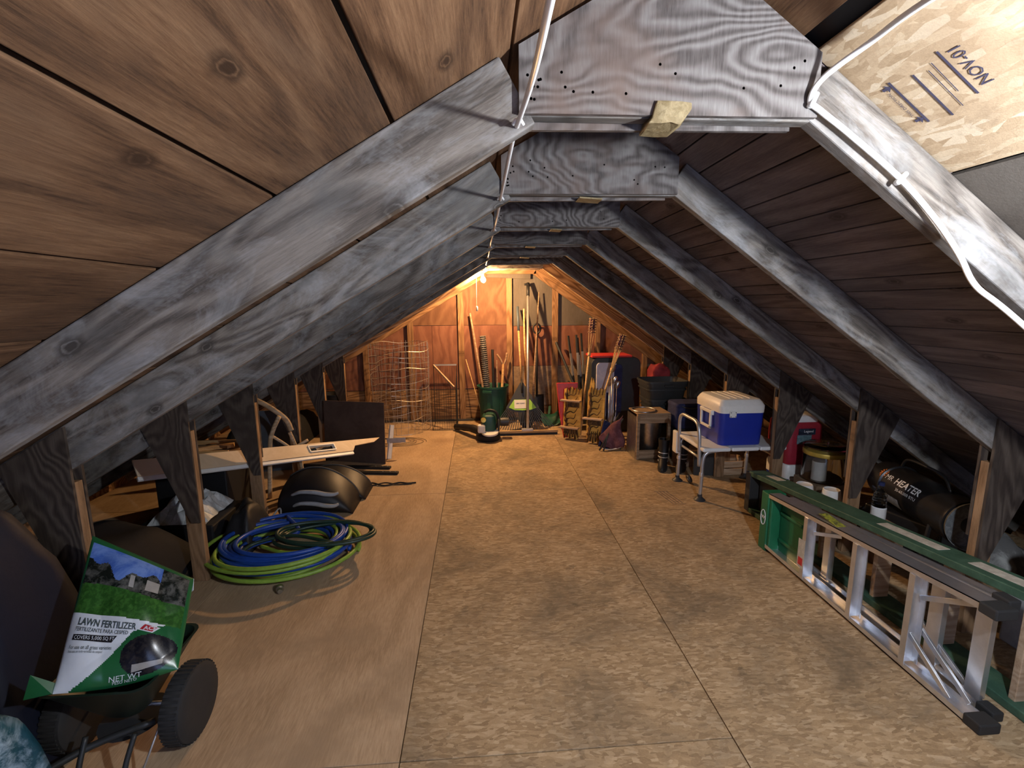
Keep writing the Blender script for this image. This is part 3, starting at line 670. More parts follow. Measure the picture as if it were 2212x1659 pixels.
# bottle on a box, heater
T = tag(MB().box((0, 0, .12), (.15, .16, .24)).build('cardboard_box', W['cardboard'], loc=(2.47, 2.58, 0), bevel=.003), 'small cardboard box under the clear bottle', 'box')
T = thing('water_bottle', 'clear crinkled bottle with white label beside the heater', 'bottle', (2.45, 2.60, .241))
B(T, MB().lathe([(.038, 0), (.04, .01), (.04, .1), (.036, .105)], 16, (2.45, 2.60, .241)), 'label', W['white'], smooth=True, autosm=.6)
B(T, MB().lathe([(.036, .105), (.040, .12), (.036, .135), (.04, .15), (.035, .165), (.036, .18), (.02, .21), (.014, .22), (.014, .24)], 12, (2.45, 2.60, .241)), 'body', W['clear_plastic'])
B(T, MB().lathe([(.017, .24), (.017, .26), (.0, .261)], 12, (2.45, 2.60, .241)), 'cap', W['navy'])
ha, hb = Vector((2.77, 2.92, .40)), Vector((2.56, 2.14, .425)); hn = (hb-ha).normalized()
hs = hn.cross(Vector((0, 0, 1))).normalized(); hu = hs.cross(hn); HM = Matrix((hs, hu, hn)).transposed()
T = thing('forced_air_heater', 'black drum space heater behind the right posts', 'heater', (2.66, 2.53, 0))
Lh = (hb-ha).length
B(T, MB().lathe([(.0, 0), (.10, 0), (.118, .015), (.125, .05), (.125, .16), (.135, .165), (.135, .175), (.125, .18), (.125, Lh-.06), (.13, Lh-.05), (.13, Lh-.03), (.12, Lh-.03)], 32, ha, HM), 'drum', W['heater'], smooth=True, autosm=.5)
B(T, MB().lathe([(.118, Lh-.028), (.125, Lh-.02), (.132, Lh), (.128, Lh), (.11, Lh-.05), (.0, Lh-.06)], 32, ha, HM), 'outlet_ring', W['grey_disc'], smooth=True, autosm=.5)
B(T, MB().lathe([(.0, Lh-.055), (.05, Lh-.055), (.055, Lh-.03), (.0, Lh-.02)], 20, ha, HM), 'outlet_cone', W['heater'], smooth=True, autosm=.5)
B(T, MB().tube(spline([ha+hu*.12+hn*.16, ha+hu*.19+hn*.22, ha+hu*.2+hn*.4, ha+hu*.19+hn*.55, ha+hu*.12+hn*.62], 6), .009, 8), 'carry_handle', W['heater'], smooth=True)
B(T, MB().box((2.68, 2.62, .145), (.2, .46, .26), Matrix.Rotation(.26, 3, 'Z'), tap=(.8, .95)), 'base', W['heater'], bevel=.01)
for q in (.12, Lh-.16):
    p = ha+hn*q; [B(T, MB().beam(p+hs*.1*g_+Vector((0, 0, -.06)), (p.x+.14*hs.x*g_, p.y+.14*hs.y*g_, .008), .02, .015), 'stand_leg', W['heater'], bevel=.002) for g_ in (-1, 1)]
sd_ = -hs if hs.x > 0 else hs        # side facing the room
def on_drum(t_, ang, r=.1268):
    d = sd_*math.cos(ang)+hu*math.sin(ang); return ha+hn*t_+d*r
def drum_text(s, size, t0, ang0, mat, name, sx=1., bold=.0):
    o = text(name, s, size, mat, T, Matrix.Identity(4), ext=.0, align='LEFT', bold=bold)
    o.matrix_basis = Matrix.Identity(4)
    sgn = 1
    for v in o.data.vertices:
        v.co = on_drum(t0+v.co.x*sx, ang0+v.co.y/.1268)-Vector(T.location)
    return o
drum_text('MR', .05, .20, .62, W['textwhite'], 'lettering', 1.1)
drum_text('HEATER', .058, .30, .62, W['textwhite'], 'lettering', 1.15, .0012)
drum_text('30-60,000 BTU', .026, .34, .26, W['textwhite'], 'lettering', 1.2)
sun = MB()
for k in range(12):
    a = 2*PI*k/12; pts = [on_drum(.165+r_*math.cos(a+da), .72+r_*math.sin(a+da)/.1268, .1272) for r_, da in ((.012, -.2), (.034, -.12), (.034, .12), (.012, .2))]
    sun.add(pts, [(0, 1, 2, 3)])
B(T, sun, 'sun_emblem', W['orange'])
lb = MB().grid(6, 6, lambda u, v: on_drum(.10+.28*u, -.75+.55*v, .1272)); B(T, lb, 'rating_label', W['bluelabel'])
B(T, MB().lathe([(.0, 0), (.018, 0), (.02, .012), (.012, .02), (.0, .02)], 12, (2.545, 2.46, .22), Matrix.Rotation(PI/2, 3, 'Y')), 'red_knob', W['redplast'], smooth=True)
# insulation, dark trays
def lump(x0, x1, y0, y1, h, amp, seed, nx=14, ny=18, zb=.002, edge=.25):
    rr = random.Random(seed); ph = [rr.uniform(0, 6.28) for _ in range(12)]
    m = MB()
    def hf(u, v):
        e = min(1, min(u, 1-u, v, 1-v)/edge); e = e*(2-e)
        q = sum(math.sin((2+k)*3.1*u*(1 if k % 2 else .6)+ph[k])*math.cos((1.5+k)*2.7*v+ph[k+6])/(1.3+k) for k in range(5))
        return h*e*(1+amp*q)+.001
    top = [[(x0+(x1-x0)*i/(nx-1), y0+(y1-y0)*j/(ny-1), zb+hf(i/(nx-1), j/(ny-1))) for i in range(nx)] for j in range(ny)]
    vs = [p for r_ in top for p in r_]; fs = [(j*nx+i, j*nx+i+1, (j+1)*nx+i+1, (j+1)*nx+i) for j in range(ny-1) for i in range(nx-1)]
    o_ = len(vs); vs += [(p[0], p[1], zb) for r_ in top for p in r_]; fs += [tuple(reversed([i+o_ for i in f])) for f in fs]
    bd = [i for i in range(nx)]+[j*nx+nx-1 for j in range(1, ny)]+[(ny-1)*nx+i for i in range(nx-2, -1, -1)]+[j*nx for j in range(ny-2, 0, -1)]
    for k in range(len(bd)): a, b_ = bd[k], bd[(k+1) % len(bd)]; fs.append((b_, a, a+o_, b_+o_))
    return m.add(vs, fs)
tag(lump(2.93, 3.25, 2.2, 3.3, .22, .25, 3).build('insulation_batt', W['insul'], smooth=True), 'grey fluffy insulation batt under the eave behind the heater', 'insulation')
tag(MB().box((0, 0, .14), (.5, .5, .28)).build('storage_box', plain('pale_grey_plastic', (.30, .31, .32), .5), loc=(2.70, 1.62, 0), bevel=.01), 'pale grey box beyond the ladders, under dark trays', 'box')
for k in range(4):
    z_ = .281+.066*k; rg = rbox(2.46, 2.92, 1.40, 1.84, 0, 0, .1)
    T = tag(MB().loft([rg(z_, .14), rg(z_+.03, .03), rg(z_+.05, 0), rg(z_+.058, 0), rg(z_+.058, .04), rg(z_+.046, .06), rg(z_+.04, .18)]).build('dark_tray', W['tote'], smooth=True, autosm=.6),
      ['lowest dark rounded tray of the stack on the grey box', 'second dark rounded tray from the bottom of the stack', 'third dark rounded tray from the bottom of the stack', 'topmost dark rounded tray of the stack'][k], 'tray', 'dark trays stacked on the grey box')
# ------------------------------------------------------------------ far end: bin with sticks
def stick(name, label, cat, pts, r, mat, n=10, parts=(), group=None):
    T = thing(name, label, cat, pts[0], group=group)
    B(T, MB().tube(pts, r, n), 'shaft', mat, smooth=True, autosm=.9)
    return T
T = thing('trash_bin', 'dark green bin holding sticks at the back wall', 'bin', (.185, 6.27, 0))
bc = (.185, 6.27, 0)
def rimz(a): return 0.
B(T, MB().lathe([(.0, .004), (.155, .004), (.165, .012), (.195, .50), (.212, .505), (.214, .53), (.204, .53), (.190, .50), (.158, .02), (.0, .014)], 32, bc), 'body', W['bin_green'], smooth=True, autosm=.6)
for a in (-1.9, -.9, .2, 2.4):
    B(T, MB().box((bc[0]+.178*math.cos(a), bc[1]+.178*math.sin(a), .26), (.02, .05, .40), Matrix.Rotation(a, 3, 'Z')), 'rib', W['bin_green'], bevel=.006)
B(T, MB().beam((bc[0]-.02, bc[1]-.217, .47), (bc[0]-.14, bc[1]-.165, .47), .02, .035), 'handle', W['bin_green'], bevel=.005)
stick('wooden_stick', 'brown wooden stick leaning out of the green bin to the left', 'stick', [(.12, 6.24, .05), (-.10, 6.45, 1.48)], [.016, .014], W['handle_grey'])
W['bristle'] = mottled('grey_bristle', (.07, .062, .055), (.20, .185, .165), nscale=80, bumpk=.8)
T = thing('spiral_brush', 'grey bristly spiral post standing in the green bin', 'brush', (.13, 6.27, .02))
B(T, MB().tube([(.135, 6.27, .02), (.062, 6.38, 1.18)], .036, 12), 'core', W['bristle'], smooth=True)
sp = []; 
for k in range(720):
    f_ = k/719; a = f_*2*PI*42; c = Vector((.135, 6.27, .04)).lerp(Vector((.062, 6.38, 1.18)), f_); sp.append(c+Vector((.04*math.cos(a), .04*math.sin(a), 0)))
B(T, MB().tube(sp, .0075, 5), 'spiral', W['bristle'], smooth=True)
stick('black_rod', 'short black rod standing in the green bin', 'rod', [(.20, 6.22, .03), (.19, 6.33, 1.0)], [.018, .018], W['black'])
T = stick('tool_handle', 'wooden fork-topped handle standing in the green bin', 'handle', [(.28, 6.24, .04), (.335, 6.36, .80)], [.02, .018], W['handle'])
B(T, MB().tube(spline([(.25, 6.36, .93), (.30, 6.36, .86), (.335, 6.36, .79), (.37, 6.37, .86), (.385, 6.38, .95)], 5), .013, 8), 'fork', W['handle_grey'], smooth=True)
stick('thin_rod', 'thin pale rod poking out of the green bin far left', 'rod', [(.06, 6.20, .05), (-.17, 6.45, .86)], .006, W['bamboo'], 6)
stick('garden_stake', 'slim wooden stake at the right of the green bin', 'stake', [(.24, 6.16, .04), (.245, 6.3, .86)], .008, W['handle_grey'], 6)
# leaf blower
T = thing('leaf_blower', 'green and black leaf blower on the floor by the bin', 'leaf blower', (.10, 5.50, 0))
B(T, MB().lathe([(.0, .0), (.13, .0), (.145, .02), (.145, .065), (.12, .09), (.0, .10)], 28, (.10, 5.50, 0), sy=.9), 'fan_housing', W['black'], smooth=True, autosm=.6)
B(T, MB().lathe([(.0, 0), (.10, 0), (.10, .02), (.0, .022)], 24, (.12, 5.44, .098), Matrix.Rotation(.2, 3, 'X')), 'cream_plate', W['cream'], smooth=True, autosm=.6)
rg = rbox(.03, .19, 5.44, 5.62, 0, 0, .05)
B(T, MB().loft([rg(.12, .0), rg(.22, -.05), rg(.29, .08), rg(.31, .3)]), 'engine_cover', W['bin_green'], smooth=True, autosm=.6)
B(T, MB().box((.02, 5.43, .155), (.09, .07, .10)), 'carburettor', W['cream'], bevel=.02)
B(T, MB().lathe([(.0, 0), (.03, 0), (.03, .03), (.0, .032)], 14, (.045, 5.45, .25), Matrix.Rotation(1.2, 3, 'X')), 'fuel_cap', W['gold'], smooth=True, autosm=.6)
B(T, MB().tube(spline([(.17, 5.50, .10), (.22, 5.47, .22), (.20, 5.48, .33), (.12, 5.50, .36), (.06, 5.52, .33)], 6), .016, 8), 'handle', W['black'], smooth=True)
B(T, MB().tube(arc((.225, 5.52, .19), .085, 0, 2*PI, 22, 'YZ')[:-1], .012, 8, closed=True), 'guard_ring', W['dark'], smooth=True)
B(T, MB().tube(spline([(.02, 5.52, .09), (-.09, 5.66, .10), (-.2, 5.82, .075), (-.30, 5.96, .05)], 6), [.05]*7+[.045]*6+[.04]*6, 14), 'blower_tube', W['black'], smooth=True)
B(T, MB().lathe([(.0, -.05), (.05, -.05), (.055, 0), (.05, .05), (.0, .05)], 16, (.30, 5.56, .2), Matrix.Rotation(PI/2, 3, 'Y')), 'muffler', W['dark'], smooth=True, autosm=.6)
# floor squeegee
T = thing('floor_squeegee', 'wide floor squeegee with long grey pole in front of the rake', 'squeegee', (.59, 5.65, 0))
B(T, MB().box((.575, 5.655, .045), (.78, .03, .03)), 'cross_bar', W['bamboo'], bevel=.004)
B(T, MB().box((.575, 5.655, .015), (.77, .012, .03)), 'rubber_blade', W['rubber'])
B(T, MB().box((.585, 5.66, .066), (.14, .05, .03)), 'clamp', W['alu_tube'], bevel=.004)
B(T, MB().tube([(.59, 5.66, .07), (.675, 6.40, 1.76)], .0165, 12), 'pole', W['alu_tube'], smooth=True)
B(T, MB().tube([(.672, 6.375, 1.70), (.682, 6.455, 1.87)], .022, 12), 'grip', W['black'], smooth=True)
B(T, MB().beam((.682, 6.44, 1.86), (.63, 6.43, 1.85), .03, .03), 'hook', W['black'], bevel=.005)
# leaf rake
T = thing('leaf_rake', 'black fan leaf rake with lime green card and blue grip', 'rake', (.55, 5.80, 0))
RB = Vector((.55, 5.775, .02)); RA = Vector((.548, 5.995, .60)); ru = (RA-RB).normalized(); rx = Vector((1, 0, 0)); rn = ru.cross(rx)
def rp(a, b, o=0.): return RB+rx*a+ru*b+rn*o
Lr = (RA-RB).length
head = [rp(-.02, Lr), rp(.02, Lr), rp(.21, .30), rp(.15, .26), rp(.07, .24), rp(-.0, .235), rp(-.07, .24), rp(-.15, .26), rp(-.21, .30)]
m = MB(); n_ = len(head); m.add(head+[p+rn*.006 for p in head], [tuple(range(n_)), tuple(range(2*n_-1, n_-1, -1))]+[((k+1) % n_, k, n_+k, n_+(k+1) % n_) for k in range(n_)])
B(T, m, 'fan_head', W['dark'])
tm = MB().beam(rp(0, .27, -.006), rp(0, .0, -.006), .009, .004, rn)
for k in range(26):
    f_ = (k-12.5)/12.5; x1 = f_*.195; x2 = f_*.385; y1 = .245+.05*f_*f_; y2 = .0+.05*f_*f_
    B(T, MB().beam(rp(x1, y1, .002), rp(x2, y2, .002), .009, .004, rn), 'tine', W['dark'])
cr = [rp(f_*.305, .11+.06*f_*f_, .006) for f_ in [(-1+2*k/16) for k in range(17)]]
B(T, MB().tube(cr, .004, 5), 'tine_brace', W['dark'])
cd = [rp(-.105, .40, -.008), rp(.095, .40, -.008), rp(.175, .29, -.008), rp(.1, .265, -.008), rp(0, .26, -.008), rp(-.1, .265, -.008), rp(-.175, .30, -.008)]
card = B(T, MB().add(cd+[p-rn*.002 for p in cd], [tuple(range(7)), tuple(range(13, 6, -1))]+[((k+1) % 7, k, 7+k, 7+(k+1) % 7) for k in range(7)]), 'lime_card', W['lime'])
B(T, MB().beam(rp(-.03, .395, -.0125), rp(-.03, .285, -.0125), .15, .001, rn), 'white_label', W['cream'])
text('lettering', 'LEAF RAKE', .022, W['ink'], T, frame(rp(-.03, .35, -.0145)-Vector(T.location), rx, ru))
hd = (Vector((.535, 6.43, 1.56))-rp(0, Lr-.12)).normalized()
B(T, MB().tube([rp(0, Lr-.14, -.016), rp(0, Lr+.04, -.01)], .012, 10), 'ferrule', W['black'], smooth=True)
B(T, MB().tube([rp(0, Lr+.02), Vector((.538, 6.30, 1.25))], .0135, 10), 'handle', W['handle'], smooth=True)
B(T, MB().tube([Vector((.538, 6.298, 1.245)), Vector((.535, 6.43, 1.56))], .018, 10), 'blue_grip', plain('blue_grey_grip', (.05, .07, .09), .6), smooth=True)
# other long tools by the wall
T = stick('shovel', 'shovel with a yellow wooden handle behind the leaf rake', 'shovel', [(.61, 6.06, .34), (.625, 6.46, 1.53)], .0135, W['handle'])
B(T, MB().grid(7, 9, lambda u, v: (.61+(u-.5)*.2*(1-.6*max(0, (.35-v)/.35)**2), 5.94+.12*v+.03*(2*u-1)**2, .005+.34*v)), 'blade', W['dark'], solid=.004, smooth=True)
stick('tapered_pole', 'rough tapered wooden pole beside the squeegee pole', 'pole', [(.70, 6.20, .004), (.83, 6.46, 1.75)], [.02, .008], W['handle_grey'])
T = thing('spade', 'black spade with a loop grip hanging right of the poles', 'spade', (.80, 6.38, .0))
B(T, MB().tube([(.79, 6.36, .35), (.80, 6.455, 1.20)], .016, 10), 'shaft', W['black'], smooth=True)
B(T, MB().tube([(.80+.05*math.cos(a), 6.455, 1.265+.065*math.sin(a)) for a in [2*PI*j/18 for j in range(18)]], .013, 8, closed=True), 'loop_grip', W['black'], smooth=True)
B(T, MB().grid(7, 9, lambda u, v: (.79+(u-.5)*.2, 6.30+.07*v+.03*(2*u-1)**2, .01+.36*v)), 'blade', W['black'], solid=.004, smooth=True)
T = thing('dust_pan', 'dark green dustpan on the floor behind the rake', 'dustpan', (.95, 6.18, 0))
B(T, MB().grid(6, 6, lambda u, v: (.95+(u-.5)*.24, 6.05+.24*v, .005+.10*v*v+.05*abs(2*u-1)**3)), 'pan', W['bin_green'], solid=.004, smooth=True)
B(T, MB().beam((.95, 6.29, .105), (.98, 6.42, .19), .035, .02), 'handle', W['bin_green'], bevel=.005)
# ------------------------------------------------------------------ wire fence roll, cage, loose wire
rnd = random.Random(5)
T = thing('wire_fence_roll', 'roll of wire garden fence standing by the left wall stud', 'wire fence', (-1.0, 6.08, 0))
fc = Vector((-1.0, 6.08, 0))
def fr(a, z): return .355*(1+.05*math.sin(3*a+z*3)+.04*math.sin(5*a-4*z))
for k in range(15):
    z = .012+k*.078; ph = rnd.uniform(-.02, .02)
    pts = [fc+Vector((fr(a, z)*math.cos(a), fr(a, z)*math.sin(a)*.9, z+.018*math.sin(2*a+k)+.01*math.sin(5*a+2*k)+(.02 if k else .008))) for a in [2*PI*j/40 for j in range(40)]]
    B(T, MB().tube(pts, .0032, 4, closed=True), 'ring_wire', W['wire'])
for k in range(30):
    a = 2*PI*k/30+rnd.uniform(-.05, .05)
    pts = [fc+Vector((fr(a, z)*math.cos(a+.03*math.sin(9*z+k)), .9*fr(a, z)*math.sin(a+.03*math.sin(9*z+k)), z)) for z in [.004+1.13*j/9 for j in range(10)]]
    B(T, MB().tube(pts, .0028, 4), 'upright_wire', W['wire'])
T = thing('wire_coil', 'loose coil of dark wire lying on the floor before the fence roll', 'wire', (-1.0, 5.52, 0))
pts = [(-1.03+(.40-.012*k/10)*math.cos(k*2*PI/40)+.02*math.sin(k*.21), 5.47+(.20-.006*k/10)*math.sin(k*2*PI/40), .006+.0025*(k/40)+.004*math.sin(k*.37)**2) for k in range(200)]
B(T, MB().tube(pts, .0028, 5), 'coil', plain('dark_wire', (.10, .08, .06), .5, .6))
T = thing('wire_cage', 'dark wire mesh cage against the back wall beside the fence roll', 'cage', (-.45, 6.2, 0))
x0, x1, y0, y1, zt = -.60, -.295, 5.98, 6.36, .80
fm = MB()
cs = [(x0, y0, .004), (x1, y0, .004), (x1, y1, .004), (x0, y1, .004)]
W['dkwire'] = plain('black_wire', (.03, .028, .025), .5, .5)
for p in cs:
    B(T, MB().tube([p, (p[0], p[1], zt if p[1] > 6.1 else .56)], .004, 6), 'corner_wire', W['dkwire'])
for k in range(4):
    p, q = cs[k], cs[(k+1) % 4]
    B(T, MB().tube([p, q], .004, 6), 'base_wire', W['dkwire'])
B(T, MB().beam((x0, y1, zt), (x1, y1, zt), .01, .02), 'top_bar', W['wire']); B(T, MB().beam((x0, y1-.01, zt), (x1-.02, y0, .56), .02, .022), 'diagonal_bar', W['step_wood'])
g = MB()
for k in range(17):
    z = .02+k*.032; 
    if z < .55: g.tube([(x0, y0, z), (x1, y0, z)], .0016, 4)
    g.tube([(x1, y0, z), (x1, y1, z)], .0016, 4); g.tube([(x0, y1, z+.02), (x1, y1, z+.02)], .0016, 4)
for k in range(1, 10):
    x_ = x0+(x1-x0)*k/10; g.tube([(x_, y0, .005), (x_, y0, .56)], .0016, 4); g.tube([(x_, y1, .005), (x_, y1, zt)], .0016, 4)
    y_ = y0+(y1-y0)*k/10; g.tube([(x1, y_, .005), (x1, y_, .56+.24*k/10)], .0016, 4)
o = B(T, g, 'mesh_wires', W['dkwire']); o['kind'] = 'stuff'
# ------------------------------------------------------------------ carved yellow plaques
def plaque(label, xa, xb, yb, h, lean, ledges, seed):
    rr = random.Random(seed); T = thing('carved_plaque', label, 'plaque', ((xa+xb)/2, yb, 0), group='carved yellow wood plaques', rot=(lean, 0, -.55))
    w_ = xb-xa; n_ = 7; top = []
    for k in range(n_+1):
        top.append((w_/2-w_*k/n_, h*(.93 if k % 2 else 1.0)+rr.uniform(-.02, .02)))
    poly = [(-w_/2, .10), (-w_*.42, .03), (-w_*.25, .055), (-w_*.1, .0), (w_*.12, .03), (w_*.3, .0), (w_*.5, .08)]+[(p[0], p[1]) for p in top]
    b = MB().prism(poly, -.0, .025).build('board', W['yellow_wood'], T, bevel=.002)
    for z_, dx in ledges:
        MB().box((dx, -.035, z_), (w_*1.12, .075, .02)).build('ledge', W['step_wood'], T, bevel=.003)
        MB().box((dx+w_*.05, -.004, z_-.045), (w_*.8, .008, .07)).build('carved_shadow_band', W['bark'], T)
    trunk = spline([(-w_*.38, -.006, .10), (-w_*.30, -.008, h*.3), (-w_*.40, -.008, h*.48), (-w_*.28, -.008, h*.66), (-w_*.36, -.008, h*.9)], 6)
    MB().tube(trunk, [.016+.006*math.sin(k*1.7) for k in range(len(trunk))], 7).build('carved_trunk', W['bark'], T, smooth=True)
    for k in range(7):
        z_ = h*(.16+.11*k); sg = 1 if k % 2 else .7
        br = spline([(-w_*.33, -.004, z_), (-w_*.1, -.007, z_+.03*sg), (w_*.12, -.006, z_+.02), (w_*.30*sg, -.004, z_+.075)], 5)
        MB().tube(br, [.0085*(1-.6*q/(len(br)-1)) for q in range(len(br))], 6).build('carved_branch', W['bark'], T, smooth=True)
    for k in range(6):
        x_ = -w_*.4+w_*.8*k/5
        MB().tube([(x_, -.006, .015+.02*(k % 2)), (x_*.85, -.012, .09), (x_*.7, -.004, .15)], [.009, .012, .004], 6).build('carved_root', W['bark'], T, smooth=True)
    for k in range(5):
        x_ = -w_*.35+w_*.7*k/4
        MB().beam((x_, -.004, h*.87), (x_+.012, -.004, h*.99), .013, .008).build('carved_notch', W['bark'], T)
    return T
plaque('carved yellow plaque with two ledges, the farther of the pair', .975, 1.19, 5.40, .63, -.06, ((.47, -.01), (.15, -.02)), 3)
p2_ = plaque('carved yellow plaque with one ledge, the nearer of the pair', 1.205, 1.405, 5.18, .66, -.08, ((.30, -.02),), 8)
MB().prism([(-.09, .60), (-.03, .60), (-.03, .70), (-.045, .76), (-.055, .70), (-.065, .77), (-.08, .70)], .004, .022).build('top_spur', W['yellow_wood'], p2_)
tag(MB().prism([(-.13, .66), (.13, .66), (.10, .3), (.02, .0), (-.05, .0), (-.10, .3)], 0, .03).build('red_shovel_blade', W['redplast'], loc=(1.06, 5.50, .002), rot=(-.09, 0, 0), bevel=.006), 'red plastic scoop standing behind the yellow plaques', 'scoop')
# tiki torches
def torch(label, a, b):
    a = Vector(a); b = Vector(b); T = thing('tiki_torch', label, 'torch', a, group='bamboo torches'); d = (b-a); L_ = d.length; n = d.normalized()
    q = n.to_track_quat('Z', 'Y').to_matrix()
    def at(r, an, z): return a+q @ Vector((r*math.cos(an), r*math.sin(an), z))
    B(T, MB().tube([at(0, 0, 0), at(0, 0, L_-.42)], .0125, 10), 'pole', W['bamboo'], smooth=True)
    B(T, MB().tube([at(0, 0, L_-.45), at(0, 0, L_-.41)], .019, 10), 'collar', W['bamboo'], smooth=True)
    for k in range(6):
        an = 2*PI*k/6; B(T, MB().tube([at(.010, an, L_-.42), at(.036, an, L_-.17), at(.040, an, L_)], .0042, 6), 'bamboo_strip', W['bamboo'])
    for k in range(6):
        z = L_-.17+.031*k; B(T, MB().tube([at(.038+.004*((j+k) % 2), 2*PI*j/14, z) for j in range(14)], .0068, 6, closed=True), 'woven_band', W['bam_dark'])
    B(T, MB().tube([at(0, 0, L_-.14), at(0, 0, L_-.02)], .027, 10), 'fuel_can', plain('plum_can', (.10, .03, .06), .4), smooth=True)
    return T
torch('taller bamboo torch standing upright behind the yellow plaques', (1.225, 5.56, 0), (1.35, 5.53, 1.43))
torch('shorter bamboo torch leaning right in front of the dark tote', (1.315, 5.42, 0), (1.675, 5.42, 1.24))
# dark stakes
for k, (a, b, lb) in enumerate((((1.33, 6.12, 0), (1.215, 6.36, 1.17), 'leftmost of the dark stakes leaning on the back wall'), ((1.36, 6.12, 0), (1.325, 6.36, 1.18), 'dark stake between two others on the back wall'),
     ((1.40, 6.12, 0), (1.345, 6.38, 1.14), 'shortest of the dark stakes on the back wall'), ((1.44, 6.14, 0), (1.39, 6.36, 1.20), 'rightmost and longest of the dark upright stakes'))):
    T = thing('fence_stake', lb, 'stake', a, group='dark stakes on the back wall')
    B(T, MB().beam(a, b, .028, .018), 'shaft', W['tote'], bevel=.003); B(T, MB().beam(Vector(a).lerp(Vector(b), .55)+Vector((0, -.016, 0)), Vector(a).lerp(Vector(b), .8)+Vector((0, -.016, 0)), .03, .012), 'clip', W['alu_tube'])
stick('dark_pole', 'dark pole slanting right against the back wall stud', 'pole', [(1.47, 6.0, .004), (1.06, 6.42, 1.08)], .018, W['tote'])
tag(lump(1.05, 1.29, 5.78, 6.02, .55, .15, 21, 10, 10, edge=.3).build('garbage_bag', W['black'], smooth=True), 'dark lumpy bag on the floor behind the yellow plaques', 'bag')
# ------------------------------------------------------------------ right far cluster
W['pale_sheet'] = mottled('pale_lavender_print', (.50, .50, .60), (.70, .66, .68), nscale=5, rough=.45)
T = thing('storage_tote', 'tall dark tote on end with red lid edge and pale front', 'tote', (1.68, 5.8, 0))
def rrect(x0, x1, z0, z1, r, n=5):
    out = []
    for cx_, cz_, a0 in ((x1-r, z1-r, 0), (x0+r, z1-r, PI/2), (x0+r, z0+r, PI), (x1-r, z0+r, 1.5*PI)):
        out += [(cx_+r*math.cos(a0+PI/2*j/n), cz_+r*math.sin(a0+PI/2*j/n)) for j in range(n+1)]
    return out
B(T, MB().prism(rrect(1.38, 2.0, .002, .94, .09), 5.70, 6.02), 'body', W['tote'], bevel=.01)
B(T, MB().box((1.63, 5.84, .955), (.50, .34, .026)), 'red_lid', W['redplast'], bevel=.006)
B(T, MB().prism(rrect(1.44, 1.70, .02, .88, .05), 5.675, 5.70), 'pale_panel', W['pale_sheet'], bevel=.006)
B(T, MB().prism(rrect(1.66, 1.76, .20, .86, .04), 5.66, 5.70), 'dark_trim', W['navy'], bevel=.006)
B(T, MB().box((1.52, 5.668, .32), (.025, .012, .45)), 'stripe', W['navy']); B(T, MB().box((1.58, 5.668, .30), (.025, .012, .42)), 'stripe', W['navy'])
for k, (x_, yt, ht, hm) in enumerate(((1.585, 5.50, .80, 'alu'), (1.62, 5.52, .66, 'alu'), (1.56, 5.50, .64, 'handle_grey'), (1.655, 5.53, .60, 'alu'))):
    T = thing('golf_club', ['golf club with a bright steel head, tallest of the four', 'golf club second from the right before the dark tote', 'golf club with a brown head cover', 'rightmost thin golf club before the dark tote'][k], 'golf club', (x_-.06, 5.30, 0), group='golf clubs')
    B(T, MB().tube([(x_-.06, 5.30+.02*k, .004), (x_, yt, ht)], .0045, 8), 'shaft', W['steel'], smooth=True)
    B(T, MB().tube([(x_-.06, 5.30+.02*k, .004), (x_-.06+.24*.06, 5.30+.02*k+.05, .22)], .011, 8), 'grip', W['black'], smooth=True)
    B(T, MB().loft([[(x_+r_*math.cos(a)+dx, yt+.6*r_*math.sin(a), ht+z_) for a in [2*PI*j/10 for j in range(10)]] for r_, z_, dx in ((.010, -.02, 0), (.022, .0, .004), (.028, .03, .012), (.024, .06, .02), (.008, .075, .024))]), 'head', W[hm] if hm != 'alu' else W['steel'], smooth=True)
# folded camp chair
T = thing('camp_chair', 'maroon folding camp chair collapsed on the floor by the crate', 'camp chair', (1.52, 5.0, 0))
def cloth(u, v):
    x_ = 1.33+.24*u+.02*math.sin(7*v); z_ = .03+.13*v+.20*v*u*1.1+.012*math.sin(9*u+3*v); y_ = 4.93+.10*v+.018*math.sin(6*u)
    return (x_, y_, z_)
B(T, MB().grid(12, 12, cloth), 'seat_fabric', W['maroon'], solid=.006, smooth=True)
B(T, MB().grid(10, 10, lambda u, v: (1.31+.18*u+.08*v, 5.02+.07*v+.01*math.sin(8*u), .01+.28*v+.02*math.sin(5*u+2))), 'back_fabric', W['navy'], solid=.006, smooth=True)
for a, b in (((1.30, 4.92, .012), (1.575, 5.12, .38)), ((1.34, 4.90, .012), (1.53, 5.15, .40)), ((1.40, 5.06, .012), (1.58, 5.0, .34)), ((1.54, 4.93, .012), (1.42, 5.13, .30))):
    B(T, MB().tube([a, b], .009, 8), 'frame_tube', W['tote'], smooth=True)
B(T, MB().tube(spline([(1.33, 4.915, .035), (1.41, 4.915, .018), (1.50, 4.92, .03), (1.56, 4.93, .045)], 5), .005, 6), 'white_piping', W['cream'], smooth=True)
T = tag(lump(2.05, 2.29, 5.42, 5.70, .84, .04, 12, 14, 14, edge=.10).build('duffel_bag', W['redfab'], smooth=True), 'red fabric bag behind the stacked black totes', 'bag')
